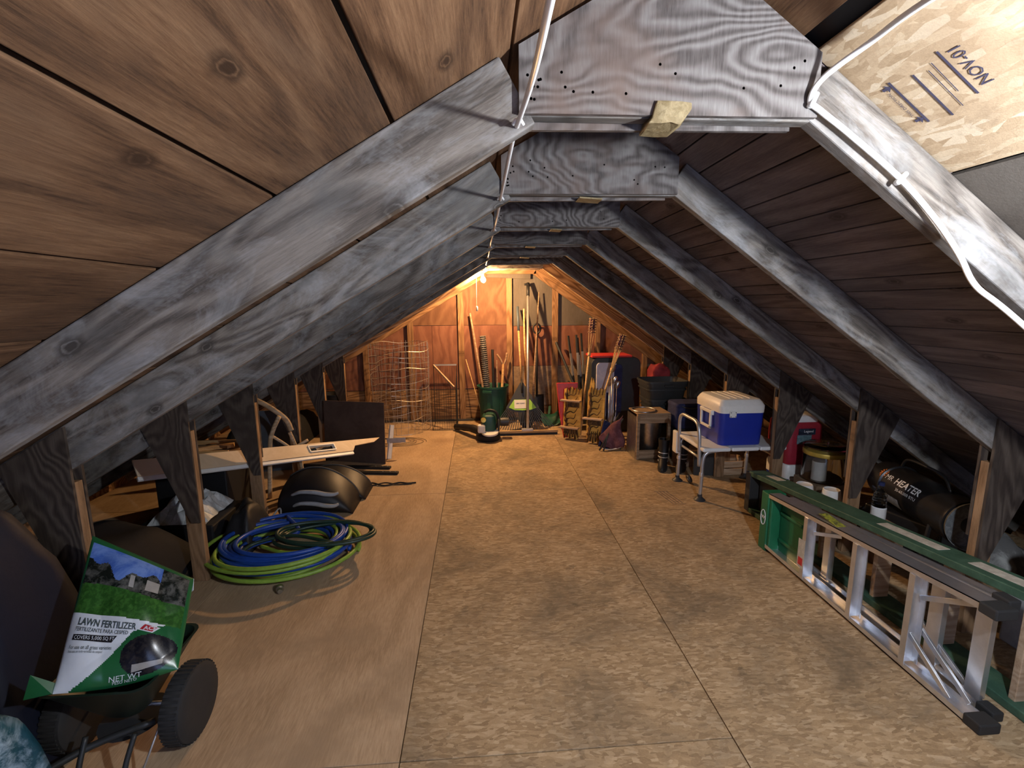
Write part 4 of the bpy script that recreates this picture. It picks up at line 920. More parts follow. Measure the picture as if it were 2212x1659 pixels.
# stacked black totes
def tote(label, x0, x1, y0, y1, z0, z1, parts=True):
    T = thing('storage_tote', label, 'tote', ((x0+x1)/2, (y0+y1)/2, z0), group='black totes stacked by the right posts'); rg = rbox(x0, x1, y0, y1, 0, 0, .06); h_ = z1-z0
    B(T, MB().loft([rg(z0, .16), rg(z0+.02, .13), rg(z1-.06, .04), rg(z1-.06, .0), rg(z1-.02, -.02), rg(z1-.02, -.05), rg(z1, -.05), rg(z1, .0), rg(z1-.03, .05), rg(z0+.03, .16)]), 'body', W['tote'], smooth=True, autosm=.5)
    for y_ in (y0,):
        B(T, MB().box(((x0+x1)/2, y_-.012, z1-.045), (.10, .03, .02)), 'handle', W['tote'], bevel=.005)
    B(T, MB().loft([rg(z1-.10, .035), rg(z1-.10, .015), rg(z1-.085, .015), rg(z1-.085, .03)], cap=False), 'rib', W['tote'], smooth=True, autosm=.5)
    return T
tote('bottom black tote of the stack, behind the wooden crate', 1.86, 2.27, 4.96, 5.30, .001, .36)
tote('middle black tote of the stack, behind the blue soft bag', 1.85, 2.27, 4.95, 5.30, .345, .555)
tote('top black tote of the stack beside the right posts', 1.82, 2.275, 4.93, 5.31, .54, .755)
tag(MB().box((0, 0, .165), (.34, .26, .33)).build('plastic_box', W['black'], loc=(2.155, 4.68, 0), bevel=.012), 'black box underneath the blue soft bag', 'box')
T = thing('soft_cooler', 'dark blue fabric soft cooler bag on a black box', 'soft cooler', (2.14, 4.68, .331))
rg = rbox(1.985, 2.295, 4.55, 4.80, 0, 0, .035)
B(T, MB().loft([rg(.331, .05), rg(.36, .0), rg(.45, -.01), rg(.55, -.0), rg(.575, .03), rg(.58, .1)]), 'body', W['navy'], smooth=True, autosm=.7)
B(T, MB().loft([rg(.555, -.015), rg(.565, -.025), rg(.58, -.01), rg(.59, .04)]), 'lid', W['navy'], smooth=True, autosm=.7)
B(T, MB().tube(spline([(2.03, 4.56, .57), (2.08, 4.535, .55), (2.17, 4.53, .545), (2.24, 4.56, .57)], 5), .008, 6), 'strap', W['tote'], smooth=True)
# crate with metal pail
T = thing('wooden_crate', 'open weathered wooden crate standing on its side with a metal pail in it', 'crate', (1.78, 4.72, 0))
W['crate'] = wood('crate_wood', (.17, .11, .06), (.28, .19, .115), (.36, .26, .165), ramt=.2)
B(T, MB().box((1.618, 4.62, .235), (.03, .03, .47)), 'front_post', W['crate'], bevel=.003); B(T, MB().box((1.94, 4.62, .235), (.03, .03, .47)), 'front_post', W['crate'], bevel=.003)
B(T, MB().box((1.78, 4.625, .05), (.30, .02, .09)), 'lower_board', W['crate'], bevel=.003); B(T, MB().box((1.78, 4.625, .425), (.30, .02, .09)), 'upper_board', W['crate'], bevel=.003)
B(T, MB().box((1.78, 4.77, .008), (.32, .27, .014)), 'base', W['crate']); B(T, MB().box((1.78, 4.76, .477), (.345, .30, .016)), 'top', W['crate'], bevel=.003)
B(T, MB().box((1.60, 4.77, .225), (.006, .28, .45)), 'metal_side', W['galv'])
T = thing('metal_pail', 'shiny galvanised pail inside the wooden crate', 'pail', (1.785, 4.775, .016))
B(T, MB().lathe([(.0, .0), (.10, .0), (.105, .01), (.135, .37), (.142, .375), (.142, .385), (.13, .385), (.10, .02), (.0, .015)], 28, (1.785, 4.775, .016)), 'body', W['galv'], smooth=True, autosm=.6)
B(T, MB().tube(arc((1.785, 4.775, .386), .14, .2, PI-.2, 16, 'XZ', .025), .004, 6), 'bail_handle', W['steel'], smooth=True)
T = tag(MB().tube([(1.60+.12*math.cos(a)+.12, 4.76+.13*math.sin(a), .4925) for a in [2*PI*j/24 for j in range(24)]], .007, 6, closed=True).build('metal_ring', W['steel'], smooth=True), 'bright metal ring lying on top of the wooden crate', 'ring')
# boots
for k, (x_, y_, rz, lb) in enumerate(((1.79, 4.36, 2.7, 'black boot on the left, toe toward the camera'), (1.955, 4.30, 2.5, 'black boot nearer the bench leg'))):
    T = thing('boot', lb, 'boot', (x_, y_, 0), rz, 'black boots by the crate')
    def er(cx_, cy_, a, b, z): return [(cx_+a*math.cos(t_), cy_+b*math.sin(t_), z) for t_ in [2*PI*j/14 for j in range(14)]]
    MB().loft([er(0, .05, .045, .125, 0), er(0, .05, .047, .128, .022)]).build('sole', W['rubber'], T, smooth=True, autosm=.7)
    MB().loft([er(0, .05, .044, .122, .022), er(0, .045, .042, .115, .055), er(0, .01, .042, .075, .09), er(0, -.02, .045, .055, .14), er(0, -.025, .05, .06, .22), er(0, -.03, .055, .065, .28), er(0, -.03, .045, .055, .28), er(0, -.03, .04, .05, .2)]).build('upper', W['black'], T, smooth=True, autosm=.9)
    for q in range(3): MB().tube(arc((0, .01, .075+.04*q), .046, -.3, PI+.3, 10, 'XY', .06-.012*q), .005, 6).build('buckle_strap', W['alu_tube'], T, smooth=True)
# ------------------------------------------------------------------ left side materials
W['hose_blue'] = plain('blue_hose_rubber', (.010, .055, .30), .42, var=.15)
W['hose_lime'] = plain('lime_hose_rubber', (.22, .36, .045), .45, var=.2)
W['hose_dark'] = plain('dark_green_hose_rubber', (.012, .035, .022), .45)
W['brass'] = plain('brass_fitting', (.34, .30, .22), .4, .8)
W['beige'] = mottled('beige_painted_metal', (.56, .42, .27), (.64, .50, .34), nscale=3, rough=.5, bumpk=0.02)
W['brown_board'] = mottled('dark_brown_hardboard', (.060, .036, .026), (.082, .052, .038), nscale=4, rough=.7, bumpk=.05)
W['rattan'] = wood('peeled_branch', (.30, .20, .11), (.46, .33, .2), (.56, .43, .29), ramt=.2, knots=False)
W['grey_handle'] = plain('grey_handle_plastic', (.30, .31, .33), .5)
W['film'] = mottled('white_plastic_film', (.35, .38, .38), (.62, .65, .65), nscale=9, rough=.35, bumpk=.5)
W['blue_grey_sheet'] = plain('blue_grey_panel', (.07, .085, .105), .3)  # plain blue grey colour of the leaning sheet
# hoses
def coil(T, name, mat, c, a, b, n, r, z0, dz, jit, seed, steps=44, a0=0., tail=None, sink=None):
    rr = random.Random(seed); pts = []; ph = [rr.uniform(0, 6.28) for _ in range(6)]
    for k in range(int(n*steps)+1):
        t_ = 2*PI*k/steps; lp = t_/(2*PI); f_ = lp/n
        j = 1+jit*math.sin(lp*2.4+ph[0])+jit*.7*math.sin(t_*.37+ph[1])
        x_ = c[0]+a*j*math.cos(t_+a0)+.03*math.sin(lp*1.7+ph[2]); y_ = c[1]+b*j*math.sin(t_+a0)+.03*math.sin(lp*2.1+ph[3])
        z_ = z0+r+dz*f_+.012*(1+math.sin(t_*1.3+ph[4]))*f_
        pts.append((x_, y_, z_))
    if tail: pts = [p for p in pts]+[Vector(q) for q in spline([pts[-1]]+list(tail), 8)][1:]
    return B(T, MB().tube(pts, r, 9), name, mat, smooth=True)
T = thing('garden_hose', 'lime green garden hose coiled beneath the blue one', 'hose', (-1.28, 2.95, 0), group='coiled hoses')
coil(T, 'hose', W['hose_lime'], (-1.27, 2.93), .365, .305, 8.2, .0125, 0., .11, .15, 4, tail=[(-1.0, 2.95, .06), (-1.2, 2.85, .07), (-1.42, 2.95, .07)])
o = B(T, MB().lathe([(.0, 0), (.018, 0), (.021, .006), (.021, .03), (.015, .036), (.013, .055), (.0, .055)], 14, (-1.15, 2.56, .0215), Matrix.Rotation(PI/2, 3, 'X') @ Matrix.Rotation(.4, 3, 'Y')), 'brass_coupling', W['brass'], smooth=True, autosm=.6)
T = thing('garden_hose', 'thick bright blue hose coiled on the floor by the left post', 'hose', (-1.255, 2.94, 0), group='coiled hoses')
coil(T, 'hose', W['hose_blue'], (-1.255, 2.95), .35, .275, 12.3, .0135, .022, .10, .09, 9, tail=[(-1.2, 3.0, .13), (-1.4, 2.9, .12), (-1.5, 2.8, .10)])
T = thing('garden_hose', 'dark green hose looping out to the right of the blue coil', 'hose', (-1.0, 2.94, 0), group='coiled hoses')
coil(T, 'hose', W['hose_dark'], (-1.0, 2.94), .29, .16, 3.4, .011, .115, .03, .08, 14, a0=2.6, tail=[(-1.2, 2.9, .16), (-1.4, 2.86, .14), (-1.46, 2.78, .12)])
# sleds
W['sled'] = plain('black_sled_plastic', (.009, .009, .011), .5, spec=.35)
def sled(label, dx, dy, s_, hz):
    T = thing('sled', label, 'sled', (-1.27+dx, 3.5+dy, 0), group='black sleds by the hoses')
    def fn(u, v):
        e = (max(0., math.sin(PI*min(1, .20+.80*u)))**.55)
        x_ = -.27+.54*u
        pr = spline([(0, .06, .0), (0, -.035, .05), (0, -.05, .15), (0, -.01, .25), (0, .10, .33), (0, .22, .37)], 6)
        q = pr[int(round(v*(len(pr)-1)))]
        return (x_*s_, q.y*s_+.05*(1-e), .004+(q.z*e*hz)*s_)
    MB().grid(26, 31, fn).build('shell', W['sled'], T, solid=.008, smooth=True)
    rim = [fn(k/25, 1.) for k in range(26)]
    MB().tube([Vector(p)+Vector((0, 0, .004)) for p in rim], .008, 6).build('rim', plain('rim_highlight', (.05, .05, .05), .6), T, smooth=True)  # paler tube paints the highlight along the sled's top edge
    return T
s1 = sled('larger black sled shell with grey curved grips, behind the blue hose', .005, .05, 1.0, .82)
for z_, y_ in ((.195, -.040), (.110, -.056)):
    p = spline([(-.17, y_+.02, z_-.02), (-.09, y_-.01, z_+.014), (.01, y_-.012, z_+.010), (.09, y_-.008, z_-.010), (.15, y_-.002, z_-.016), (.18, y_+.015, z_-.01)], 6)
    MB().tube(p, [.010+.008*math.sin(PI*k/(len(p)-1)) for k in range(len(p))], 8).build('grey_grip', W['grey_handle'], s1, smooth=True)
s2 = sled('smaller black sled shell tucked behind the other', .055, .32, .95, .66)
T = thing('rope_loop', 'short pale rope loop beside the sleds', 'rope', (-1.52, 3.42, 0))
B(T, MB().tube(spline([(-1.58, 3.30, .006), (-1.54, 3.36, .05), (-1.50, 3.42, .11), (-1.49, 3.45, .10), (-1.48, 3.42, .04), (-1.46, 3.40, .006)], 6), .006, 7), 'rope', W['grey_handle'], smooth=True)
tag(lump(-1.70, -1.50, 2.98, 3.36, .26, .12, 33, 14, 16, edge=.35).build('garbage_bag', W['black'], smooth=True), 'black crumpled bag between the left post and the blue hose', 'bag')
# beige panel
T = thing('trim_panel', 'long beige metal trim panel with a square cut-out leaning through the left posts', 'trim panel', (-1.3, 4.2, 0))
PA, PB = Vector((-2.09, 2.92, .57)), Vector((-.965, 4.58, .21)); pn = (PB-PA).normalized(); Lp = (PB-PA).length
pw = Vector((-.62, .30, .72)); pw = (pw-pn*pw.dot(pn)).normalized(); pz = pn.cross(pw)
if pz.z < 0: pz = -pz
def pp(t_, w_, o=0.): return PA+pn*t_+pw*w_+pz*o
def slab(poly, o0, o1):
    n = len(poly); vs = [pp(a, b, o0) for a, b in poly]+[pp(a, b, o1) for a, b in poly]
    return MB().add(vs, [tuple(range(n)), tuple(range(2*n-1, n-1, -1))]+[((k+1) % n, k, n+k, n+(k+1) % n) for k in range(n)])
c0, c1 = Lp-.80, Lp-.54
B(T, slab([(0, 0), (c0, 0), (c0, .12), (0, .12)], 0, .012), 'panel_face', W['beige'], bevel=.002)
B(T, slab([(c1, 0), (Lp-.36, 0), (Lp-.31, .055), (Lp-.06, .075), (Lp+.04, .12), (c1, .12)], 0, .012), 'panel_face', W['beige'], bevel=.002)
B(T, slab([(c0, 0), (c1, 0), (c1, .035), (c0, .035)], 0, .012), 'panel_face', W['beige']); B(T, slab([(c0, .095), (c1, .095), (c1, .12), (c0, .12)], 0, .012), 'panel_face', W['beige'])
B(T, slab([(c0, .03), (c1, .03), (c1, .10), (c0, .10)], -.035, -.03), 'recess', W['dark'])
rim = MB()
for a, b in (((c0, .035), (c1, .035)), ((c1, .035), (c1, .095)), ((c1, .095), (c0, .095)), ((c0, .095), (c0, .035))): rim.beam(pp(*a, .006), pp(*b, .006), .012, .03, pz)
B(T, rim, 'recess_rim', W['cream'], bevel=.002)
B(T, slab([(0, -.028), (Lp-.36, -.028), (Lp-.36, -.002), (0, -.002)], -.012, .006), 'edge_flange', W['white'], bevel=.002)
B(T, MB().tube([pp(c0+.08, .07, -.02), pp(c0+.16, .10, -.018)], .02, 10), 'crumpled_foil', W['steel'])
# brown board, aluminium channel, bars
T = tag(MB().box((0, 0, .315), (.67, .012, .63)).build('hardboard_sheet', W['brown_board'], loc=(-1.285, 4.80, .002), rot=(-.06, 0, -.27), bevel=.001), 'dark brown hardboard sheet standing by the left posts', 'board')
T = thing('window_channel', 'silver metal channel with a grey bracket leaning at the brown board edge', 'metal channel', (-.93, 4.86, 0))
B(T, chan((-.955, 4.87, .004), (-.925, 4.96, .345), .05, .018, .004, 1, (1, -1, 0)), 'channel', W['white'])
B(T, MB().beam((-.975, 4.90, .19), (-.78, 4.90, .195), .012, .055), 'bracket', W['alu_tube'], bevel=.003)
for k, (a, b, lb) in enumerate((((-1.78, 4.70, .012), (-.885, 4.565, .012), 'black steel bar nearer the brown board'), ((-1.62, 4.52, .012), (-.785, 4.405, .012), 'black steel bar nearer the sleds'))):
    T = thing('bed_rail', lb, 'steel bar', a, group='black bars on the floor')
    B(T, MB().beam(a, b, .05, .022), 'bar', W['black'], bevel=.004)
    d_ = (Vector(b)-Vector(a)).normalized()
    for q in (.03, .08, .15): B(T, MB().lathe([(.006, 0), (.006, .004), (.0, .005)], 8, Vector(b)-d_*q+Vector((0, 0, .011))), 'rivet', W['steel'])
T = thing('twisted_strap', 'thin black twisted strap lying on the plywood floor', 'strap', (-.82, 4.13, 0))
B(T, MB().tube(spline([(-1.05, 4.15, .008), (-.97, 4.155, .014), (-.86, 4.10, .008), (-.74, 4.15, .012), (-.66, 4.135, .01), (-.585, 4.15, .008)], 6), .007, 6), 'strand', W['black'], smooth=True)
B(T, MB().tube(spline([(-1.04, 4.13, .008), (-.95, 4.12, .008), (-.86, 4.145, .016), (-.74, 4.12, .008), (-.62, 4.13, .008)], 6), .006, 6), 'strand', W['black'], smooth=True)
# rattan / branch frame
T = thing('branch_chair_frame', 'pale bent branch chair frame behind the left posts', 'chair frame', (-1.75, 4.0, 0))
for p, r in (([(-1.86, 3.99, .84), (-1.74, 3.99, .77), (-1.62, 4.0, .66), (-1.58, 4.0, .56)], .022), ([(-1.64, 3.93, .70), (-1.70, 3.93, .58), (-1.735, 3.93, .45), (-1.77, 3.92, .004)], .018), ([(-1.72, 3.95, .53), (-1.62, 3.96, .45), (-1.56, 3.98, .38)], .012),
     ([(-1.49, 4.06, .53), (-1.46, 4.06, .44), (-1.42, 4.06, .28), (-1.40, 4.06, .004)], .016), ([(-1.77, 3.94, .36), (-1.66, 3.96, .40), (-1.56, 3.98, .42), (-1.47, 4.05, .46)], .013)):
    if r == .016: p = [(q[0]-.13, q[1], q[2]) for q in p]
    B(T, MB().tube(spline(p, 6), r, 8), 'branch', W['rattan'], smooth=True)
# dim clutter beneath the left eave
tag(MB().box((0, 0, .30), (.34, .02, .60)).build('grey_panel', W['blue_grey_sheet'], loc=(-1.98, 4.62, 0), rot=(-.05, 0, .15), bevel=.003), 'blue grey sheet standing behind the branch frame', 'sheet')
T = thing('black_bucket', 'black bucket behind the brown hardboard sheet', 'bucket', (-1.80, 5.95, 0))
B(T, MB().lathe([(.0, .003), (.12, .003), (.15, .50), (.156, .505), (.156, .52), (.146, .52), (.117, .02), (.0, .015)], 22, (-1.80, 5.95, 0)), 'body', W['black'], smooth=True, autosm=.6)
B(T, MB().tube(arc((-1.80, 5.95, .515), .15, .15, PI-.15, 14, 'XZ', .06), .004, 6), 'bail_handle', W['steel'])
T = tag(MB().box((0, 0, .25), (.5, .55, .50)).build('storage_box', W['black'], loc=(-2.10, 3.72, 0), bevel=.01), 'black box under the left eave holding scrap wood', 'box')
T = thing('wooden_tray', 'shallow wooden tray of scraps on the black box', 'tray', (-2.05, 3.66, .501))
B(T, MB().box((-2.05, 3.66, .508), (.40, .30, .012)), 'base', W['handle_grey']); B(T, MB().box((-2.05, 3.515, .525), (.40, .014, .045)), 'front_edge', W['handle'], bevel=.002); B(T, MB().box((-2.05, 3.805, .525), (.40, .014, .045)), 'back_edge', W['handle'], bevel=.002)
B(T, MB().beam((-2.2, 3.6, .53), (-1.9, 3.7, .535), .05, .03), 'scrap', W['handle'], bevel=.002); B(T, MB().beam((-2.1, 3.75, .53), (-1.88, 3.6, .55), .04, .02), 'scrap', W['stud'], bevel=.002)
def crumple(name, label, cat, x0, x1, y0, y1, z0, h_, mat, seed):
    rr = random.Random(seed); m = MB(); n = 11
    g = [[rr.random() for _ in range(n)] for _ in range(n)]
    m.grid(n, n, lambda u, v: (x0+(x1-x0)*u+.02*g[int(u*(n-1))][int(v*(n-1))], y0+(y1-y0)*v, z0+h_*min(1, 5*min(u, 1-u, v, 1-v)+.05)*(.45+.55*g[int(v*(n-1))][int(u*(n-1))])))
    return tag(m.build(name, mat, solid=.003), label, cat)
crumple('plastic_film', 'crumpled white plastic film under the beige panel', 'plastic film', -2.15, -1.80, 3.02, 3.40, .20, .16, W['film'], 7)
tag(MB().box((0, 0, .10), (.48, .42, .20)).build('storage_box', W['black'], loc=(-1.97, 3.21, 0), bevel=.01), 'low black box carrying the crumpled white film', 'box')
tag(lump(-2.55, -1.74, 2.02, 2.95, .30, .30, 44, 20, 22).build('tarp', plain('dark_tarp', (.010, .010, .012), .75, bumpk=.3, nscale=9, spec=.2), smooth=True), 'dark tarp heaped under the left eave between two posts', 'tarp')
T = tag(lump(-1.98, -1.50, 1.40, 1.86, .88, .08, 51, 22, 16, edge=.42).build('garbage_bag', plain('navy_black_bag', (.006, .008, .018), .6, bumpk=.3, nscale=6, spec=.25), smooth=True), 'tall dark navy sack left of the fertilizer bag', 'sack')
# ------------------------------------------------------------------ spreader with lawn bag
T = thing('broadcast_spreader', 'black wheeled lawn spreader carrying the fertilizer bag', 'spreader', (-1.28, 1.62, 0))
hc = Vector((-1.285, 1.62, 0))
def sq(z, a, b, r=.05):
    g = rbox(hc.x-a, hc.x+a, hc.y-b, hc.y+b, 0, 0, min(r, a*.9, b*.9)); return g(z, 0)
B(T, MB().loft([sq(.15, .05, .05), sq(.17, .07, .07), sq(.34, .165, .165), sq(.352, .175, .175), sq(.352, .165, .165), sq(.33, .15, .15), sq(.18, .05, .05)]), 'hopper', plain('dark_green_hopper', (.010, .022, .014), .5), smooth=True, autosm=.5)
for x_ in (-1.10, -1.49):
    wl = B(T, MB().lathe([(.062, -.038), (.112, -.04), (.130, -.032), (.136, -.012), (.136, .012), (.130, .032), (.112, .04), (.062, .038)], 36, (x_, 1.64, .138), Matrix.Rotation(PI/2, 3, 'Y')), 'wheel', W['rubber'], smooth=True, autosm=.5)
    for k in range(44):
        a = 2*PI*k/44
        MB().box((x_, 1.64+.1355*math.cos(a), .138+.1355*math.sin(a)), (.056, .009, .004), Matrix.Rotation(a-PI/2, 3, 'X')).build('tread_lug', W['rubber'], wl)
    MB().lathe([(.0, -.02), (.03, -.03), (.03, -.012), (.064, -.01), (.064, .01), (.03, .012), (.03, .03), (.0, .02)], 20, (x_, 1.64, .138), Matrix.Rotation(PI/2, 3, 'Y')).build('hub', W['dark'], wl, smooth=True, autosm=.5)
for o in T.children:
    for c_ in o.children: c_.matrix_parent_inverse.identity()
B(T, MB().tube([(-1.52, 1.64, .138), (-1.07, 1.64, .138)], .008, 8), 'axle', W['alu_tube'], smooth=True)
B(T, MB().lathe([(.0, .10), (.10, .10), (.11, .108), (.0, .115)], 20, (hc.x, hc.y, 0)), 'spinner', W['dark'], smooth=True, autosm=.6)
B(T, MB().tube(spline([(-1.20, 1.50, .15), (-1.21, 1.46, .08), (-1.215, 1.43, .006)], 5), .009, 8), 'stand_leg', W['tote'], smooth=True)
B(T, MB().tube(spline([(-1.36, 1.50, .15), (-1.36, 1.46, .08), (-1.36, 1.43, .006)], 5), .009, 8), 'stand_leg', W['tote'], smooth=True)
B(T, MB().tube([(-1.13, 1.56, .19), (-1.17, 1.44, .008), ], .004, 6), 'control_rod', W['alu_tube'], smooth=True)
B(T, MB().tube(spline([(-1.18, 1.57, .13), (-1.34, 1.50, .115), (-1.44, 1.42, .10), (-1.49, 1.36, .095)], 5), .012, 8), 'push_handle', W['tote'], smooth=True)
# the bag
W['bag_green'] = plain('bag_green', (.012, .10, .032), .28, var=.25, nscale=6)
W['bag_grass'] = mottled('bag_grass_print', (.018, .075, .012), (.045, .14, .025), nscale=70, rough=.28, bumpk=0)
W['bag_sky'] = mottled('bag_sky_print', (.05, .12, .42), (.14, .24, .55), nscale=10, rough=.25, bumpk=0)
W['bag_trees'] = mottled('bag_house_print', (.008, .012, .010), (.10, .10, .09), nscale=26, rough=.25, bumpk=0)
W['bag_white'] = plain('bag_white', (.62, .66, .70), .3, var=.04)
W['bag_dark'] = mottled('bag_dark_print', (.006, .007, .012), (.025, .022, .022), nscale=40, rough=.25, bumpk=0)
W['bag_house'] = plain('bag_pale_house', (.30, .29, .27), .3)
W['bag_red'] = plain('bag_red', (.42, .02, .03), .3)
W['bag_text'] = plain('bag_text', (.04, .06, .06), .5)
T = thing('fertilizer_bag', 'green and white lawn fertilizer bag slumped on the spreader', 'fertilizer bag', (-1.27, 1.62, .355))
cBL, cBR, cTL, cTR = Vector((-1.372, 1.43, .380)), Vector((-1.062, 1.545, .350)), Vector((-1.462, 1.78, .745)), Vector((-1.125, 1.79, .545))
nb_ = (cBR-cBL).cross(cTL-cBL).normalized()
def S(u, v, o=0.):
    p = cBL*(1-u)*(1-v)+cBR*u*(1-v)+cTL*(1-u)*v+cTR*u*v
    bul = (max(0, u*(1-u)*4)**.6)*(max(0, v*(1-v)*4)**.5)
    wr = .009*math.sin(9*u+5*v)+.008*abs(math.sin(8*v-5*u))+.005*abs(math.sin(11*u+2+3*v))
    sag = Vector((0, 0, -.02*math.sin(PI*u)*(1-v)))
    return p+nb_*(.055*bul+wr*bul+o)+sag
def region(u, v):
    tree = .80+.045*math.sin(13*u)+.03*math.sin(29*u+1)
    if v > .955 or (v > .5 and u < .035) or u > .965: return 0
    if v > .66+.02*math.sin(5*u):
        if v > tree and u < .72: return 2
        if .70 < v < .80 and (.45 < u < .50 or .60 < u < .72): return 6
        return 3
    if v > .47-.07*u+.03*math.sin(3*u): return 1
    sw = .47-.07*u+.03*math.sin(3*u)
    d = ((u-.73)/.24)**2+((v-.19)/.155)**2
    if d < 1: return 5
    if u < .60 and v > .43*(u/.60)**1.7-.02: return 4
    if u >= .5 and v > sw-.11*(1-(u-.5)/.35) and u < .85: return 4
    return 0
NU, NV = 96, 116; m = MB(); vs = [S(i/(NU-1), j/(NV-1)) for j in range(NV) for i in range(NU)]; m.v = [tuple(p) for p in vs]
for j in range(NV-1):
    for i in range(NU-1):
        m.f.append((j*NU+i, j*NU+i+1, (j+1)*NU+i+1, (j+1)*NU+i)); m.mi.append(region((i+.5)/(NU-1), (j+.5)/(NV-1)))
B(T, m, 'front', [W['bag_green'], W['bag_grass'], W['bag_sky'], W['bag_trees'], W['bag_white'], W['bag_dark'], W['bag_house']], smooth=True)
def Sb(u, v):
    p = cBL*(1-u)*(1-v)+cBR*u*(1-v)+cTL*(1-u)*v+cTR*u*v; bul = (max(0, u*(1-u)*4)**.5)*(max(0, v*(1-v)*4)**.4)
    q = p-nb_*.09*bul+Vector((0, 0, -.02*math.sin(PI*u)*(1-v)))
    return q
B(T, MB().grid(24, 24, lambda u, v: Sb(1-u, v)), 'back', W['bag_green'], smooth=True)
B(T, MB().loft([[S(0, v, .001*k) for v in (.0, .06)]+[S(0, .06)+Vector((-.05, -.02, .05)), S(0, 0)+Vector((-.06, -.03, .01))] for k in (0, 8)]), 'folded_corner', W['bag_green'])
for o_ in (cTR,):
    B(T, MB().add([o_, o_+Vector((.012, -.03, -.03)), o_+Vector((-.015, -.035, -.05)), o_+Vector((-.02, -.01, -.01))], [(0, 1, 2, 3)]), 'torn_corner', W['bag_white'], solid=.002)
du, dv = (cBR-cBL).length, (cTL-cBL).length
def bag_text(s, size, u0, v0, mat, ang=0., sx=1., bold=0., align='LEFT', name='lettering'):
    o = text(name, s, size, mat, T, Matrix.Identity(4), ext=0., align=align, bold=bold); o.matrix_basis = Matrix.Identity(4)
    for q in o.data.vertices:
        x_, y_ = q.co.x*sx, q.co.y; x2 = x_*math.cos(ang)-y_*math.sin(ang); y2 = x_*math.sin(ang)+y_*math.cos(ang)
        q.co = S(u0+x2/du, v0+y2/dv, .0034)-Vector(T.location)
bag_text('LAWN FERTILIZER', .034, .09, .415, W['bag_text'], -.04, .60, .0006)
bag_text('FERTILIZANTE PARA CESPED', .019, .08, .368, W['bag_text'], -.04, .62)
bag_text('COVERS 5,000 SQ FT', .017, .085, .315, W['bag_white'], .0, .72)
bag_text('For use on all grass varieties', .018, .06, .255, W['bag_text'], -.0, .56)
bag_text('Para uso en toda variedad de cesped', .011, .06, .23, W['bag_text'], -.0, .56)
bag_text('NET WT', .026, .42, .045, W['bag_white'], 0, .9); bag_text('PESO NETO', .014, .45, .02, W['bag_white'], 0, .9)
def bag_quad(us, mat, name, off=.002):
    a_, b_, c_, d_ = us
    def fn(u, v):
        x_ = a_[0]*(1-u)*(1-v)+b_[0]*u*(1-v)+c_[0]*u*v+d_[0]*(1-u)*v; y_ = a_[1]*(1-u)*(1-v)+b_[1]*u*(1-v)+c_[1]*u*v+d_[1]*(1-u)*v
        return S(x_, y_, off)
    B(T, MB().grid(16, 6, fn), name, mat, smooth=True)
bag_quad([(.07, .30), (.40, .29), (.44, .335), (.075, .335)], W['bag_dark'], 'black_banner')
bag_quad([(.60, .385), (.74, .355), (.80, .40), (.66, .435)], W['bag_white'], 'logo_border', .0014); bag_quad([(.625, .388), (.735, .365), (.775, .40), (.665, .427)], W['bag_red'], 'logo_patch', .0022)
bag_text('ACE', .022, .66, .396, W['bag_white'], -.10, .9, .0006)
bag_quad([(.60, .07), (.86, .09), (.86, .13), (.60, .125)], W['bag_house'], 'white_brand_strip', .003)
# small blue sack at the lower left
T = thing('blue_sack', 'crumpled blue printed sack at the lower left corner', 'sack', (-1.37, 1.21, 0))
B(T, lump(-1.49, -1.255, 1.12, 1.31, .48, .12, 71, 16, 14, edge=.28), 'body', mottled('blue_sack_print', (.015, .07, .10), (.30, .42, .52), nscale=8, rough=.3, bumpk=.3), smooth=True)

tag(lump(-2.66, -2.02, 4.75, 6.25, .34, .20, 61, 16, 34).build('tarp', plain('black_sheeting', (.010, .010, .011), .75, bumpk=.3, nscale=9, spec=.2), smooth=True), 'black sheeting heaped along the far left eave', 'tarp')
# ------------------------------------------------------------------ cables
def clip(T, p, name='cable_staple'):
    B(T, MB().tube([Vector(p)+Vector(q) for q in ((-.012, 0, -.004), (-.006, -.006, .004), (.006, -.006, .004), (.012, 0, -.004))], .004, 6), name, W['white'], smooth=True)
T = thing('power_cable', 'thin white cable running under the trusses to the lit bulb', 'cable', (.09, 1.13, 1.985))
pts = [(.09, -.9, 2.0), (.088, .2, 1.965), (.09, .6, 1.935), (.103, .9, 1.978), (.097, 1.122, 1.985), (.094, 1.22, 1.988), (.094, 1.5, 1.985)]
for k in range(1, 7):
    y = TY[k]; pts += [(.096, y-.03, 1.988), (.096, y+.06, 1.986)]
    if k < 6: pts.append((.092+.004*(k % 2), y+.40, 1.978))
pts = [p for p in pts if p[1] < 5.72]+[(.08, 5.73, 1.995)]
B(T, MB().tube(spline(pts, 5), .0058, 8), 'cable', W['cable'], smooth=True)
for p in ((.097, 1.12, 1.985),)+tuple((.096, TY[k]-.022, 1.988) for k in range(1, 7)): clip(T, p)
T = thing('power_cable', 'thick white cable stapled down the nearest right rafter', 'cable', (1.0, 1.11, 1.9))
pts = [(.70, -.6, 2.02), (.745, .5, 2.06), (.782, .86, 2.102), (.808, 1.01, 2.113), (.778, 1.10, 2.085), (.763, 1.118, 2.045), (.79, 1.118, 2.022), (.863, 1.118, 1.975), (1.002, 1.118, 1.878), (1.105, 1.117, 1.785), (1.175, 1.115, 1.705), (1.225, 1.11, 1.63), (1.30, 1.09, 1.565), (1.55, 1.05, 1.36), (1.8, 1.0, 1.2)]
B(T, MB().tube(spline(pts, 8), .0066, 10), 'cable', W['cable'], smooth=True)
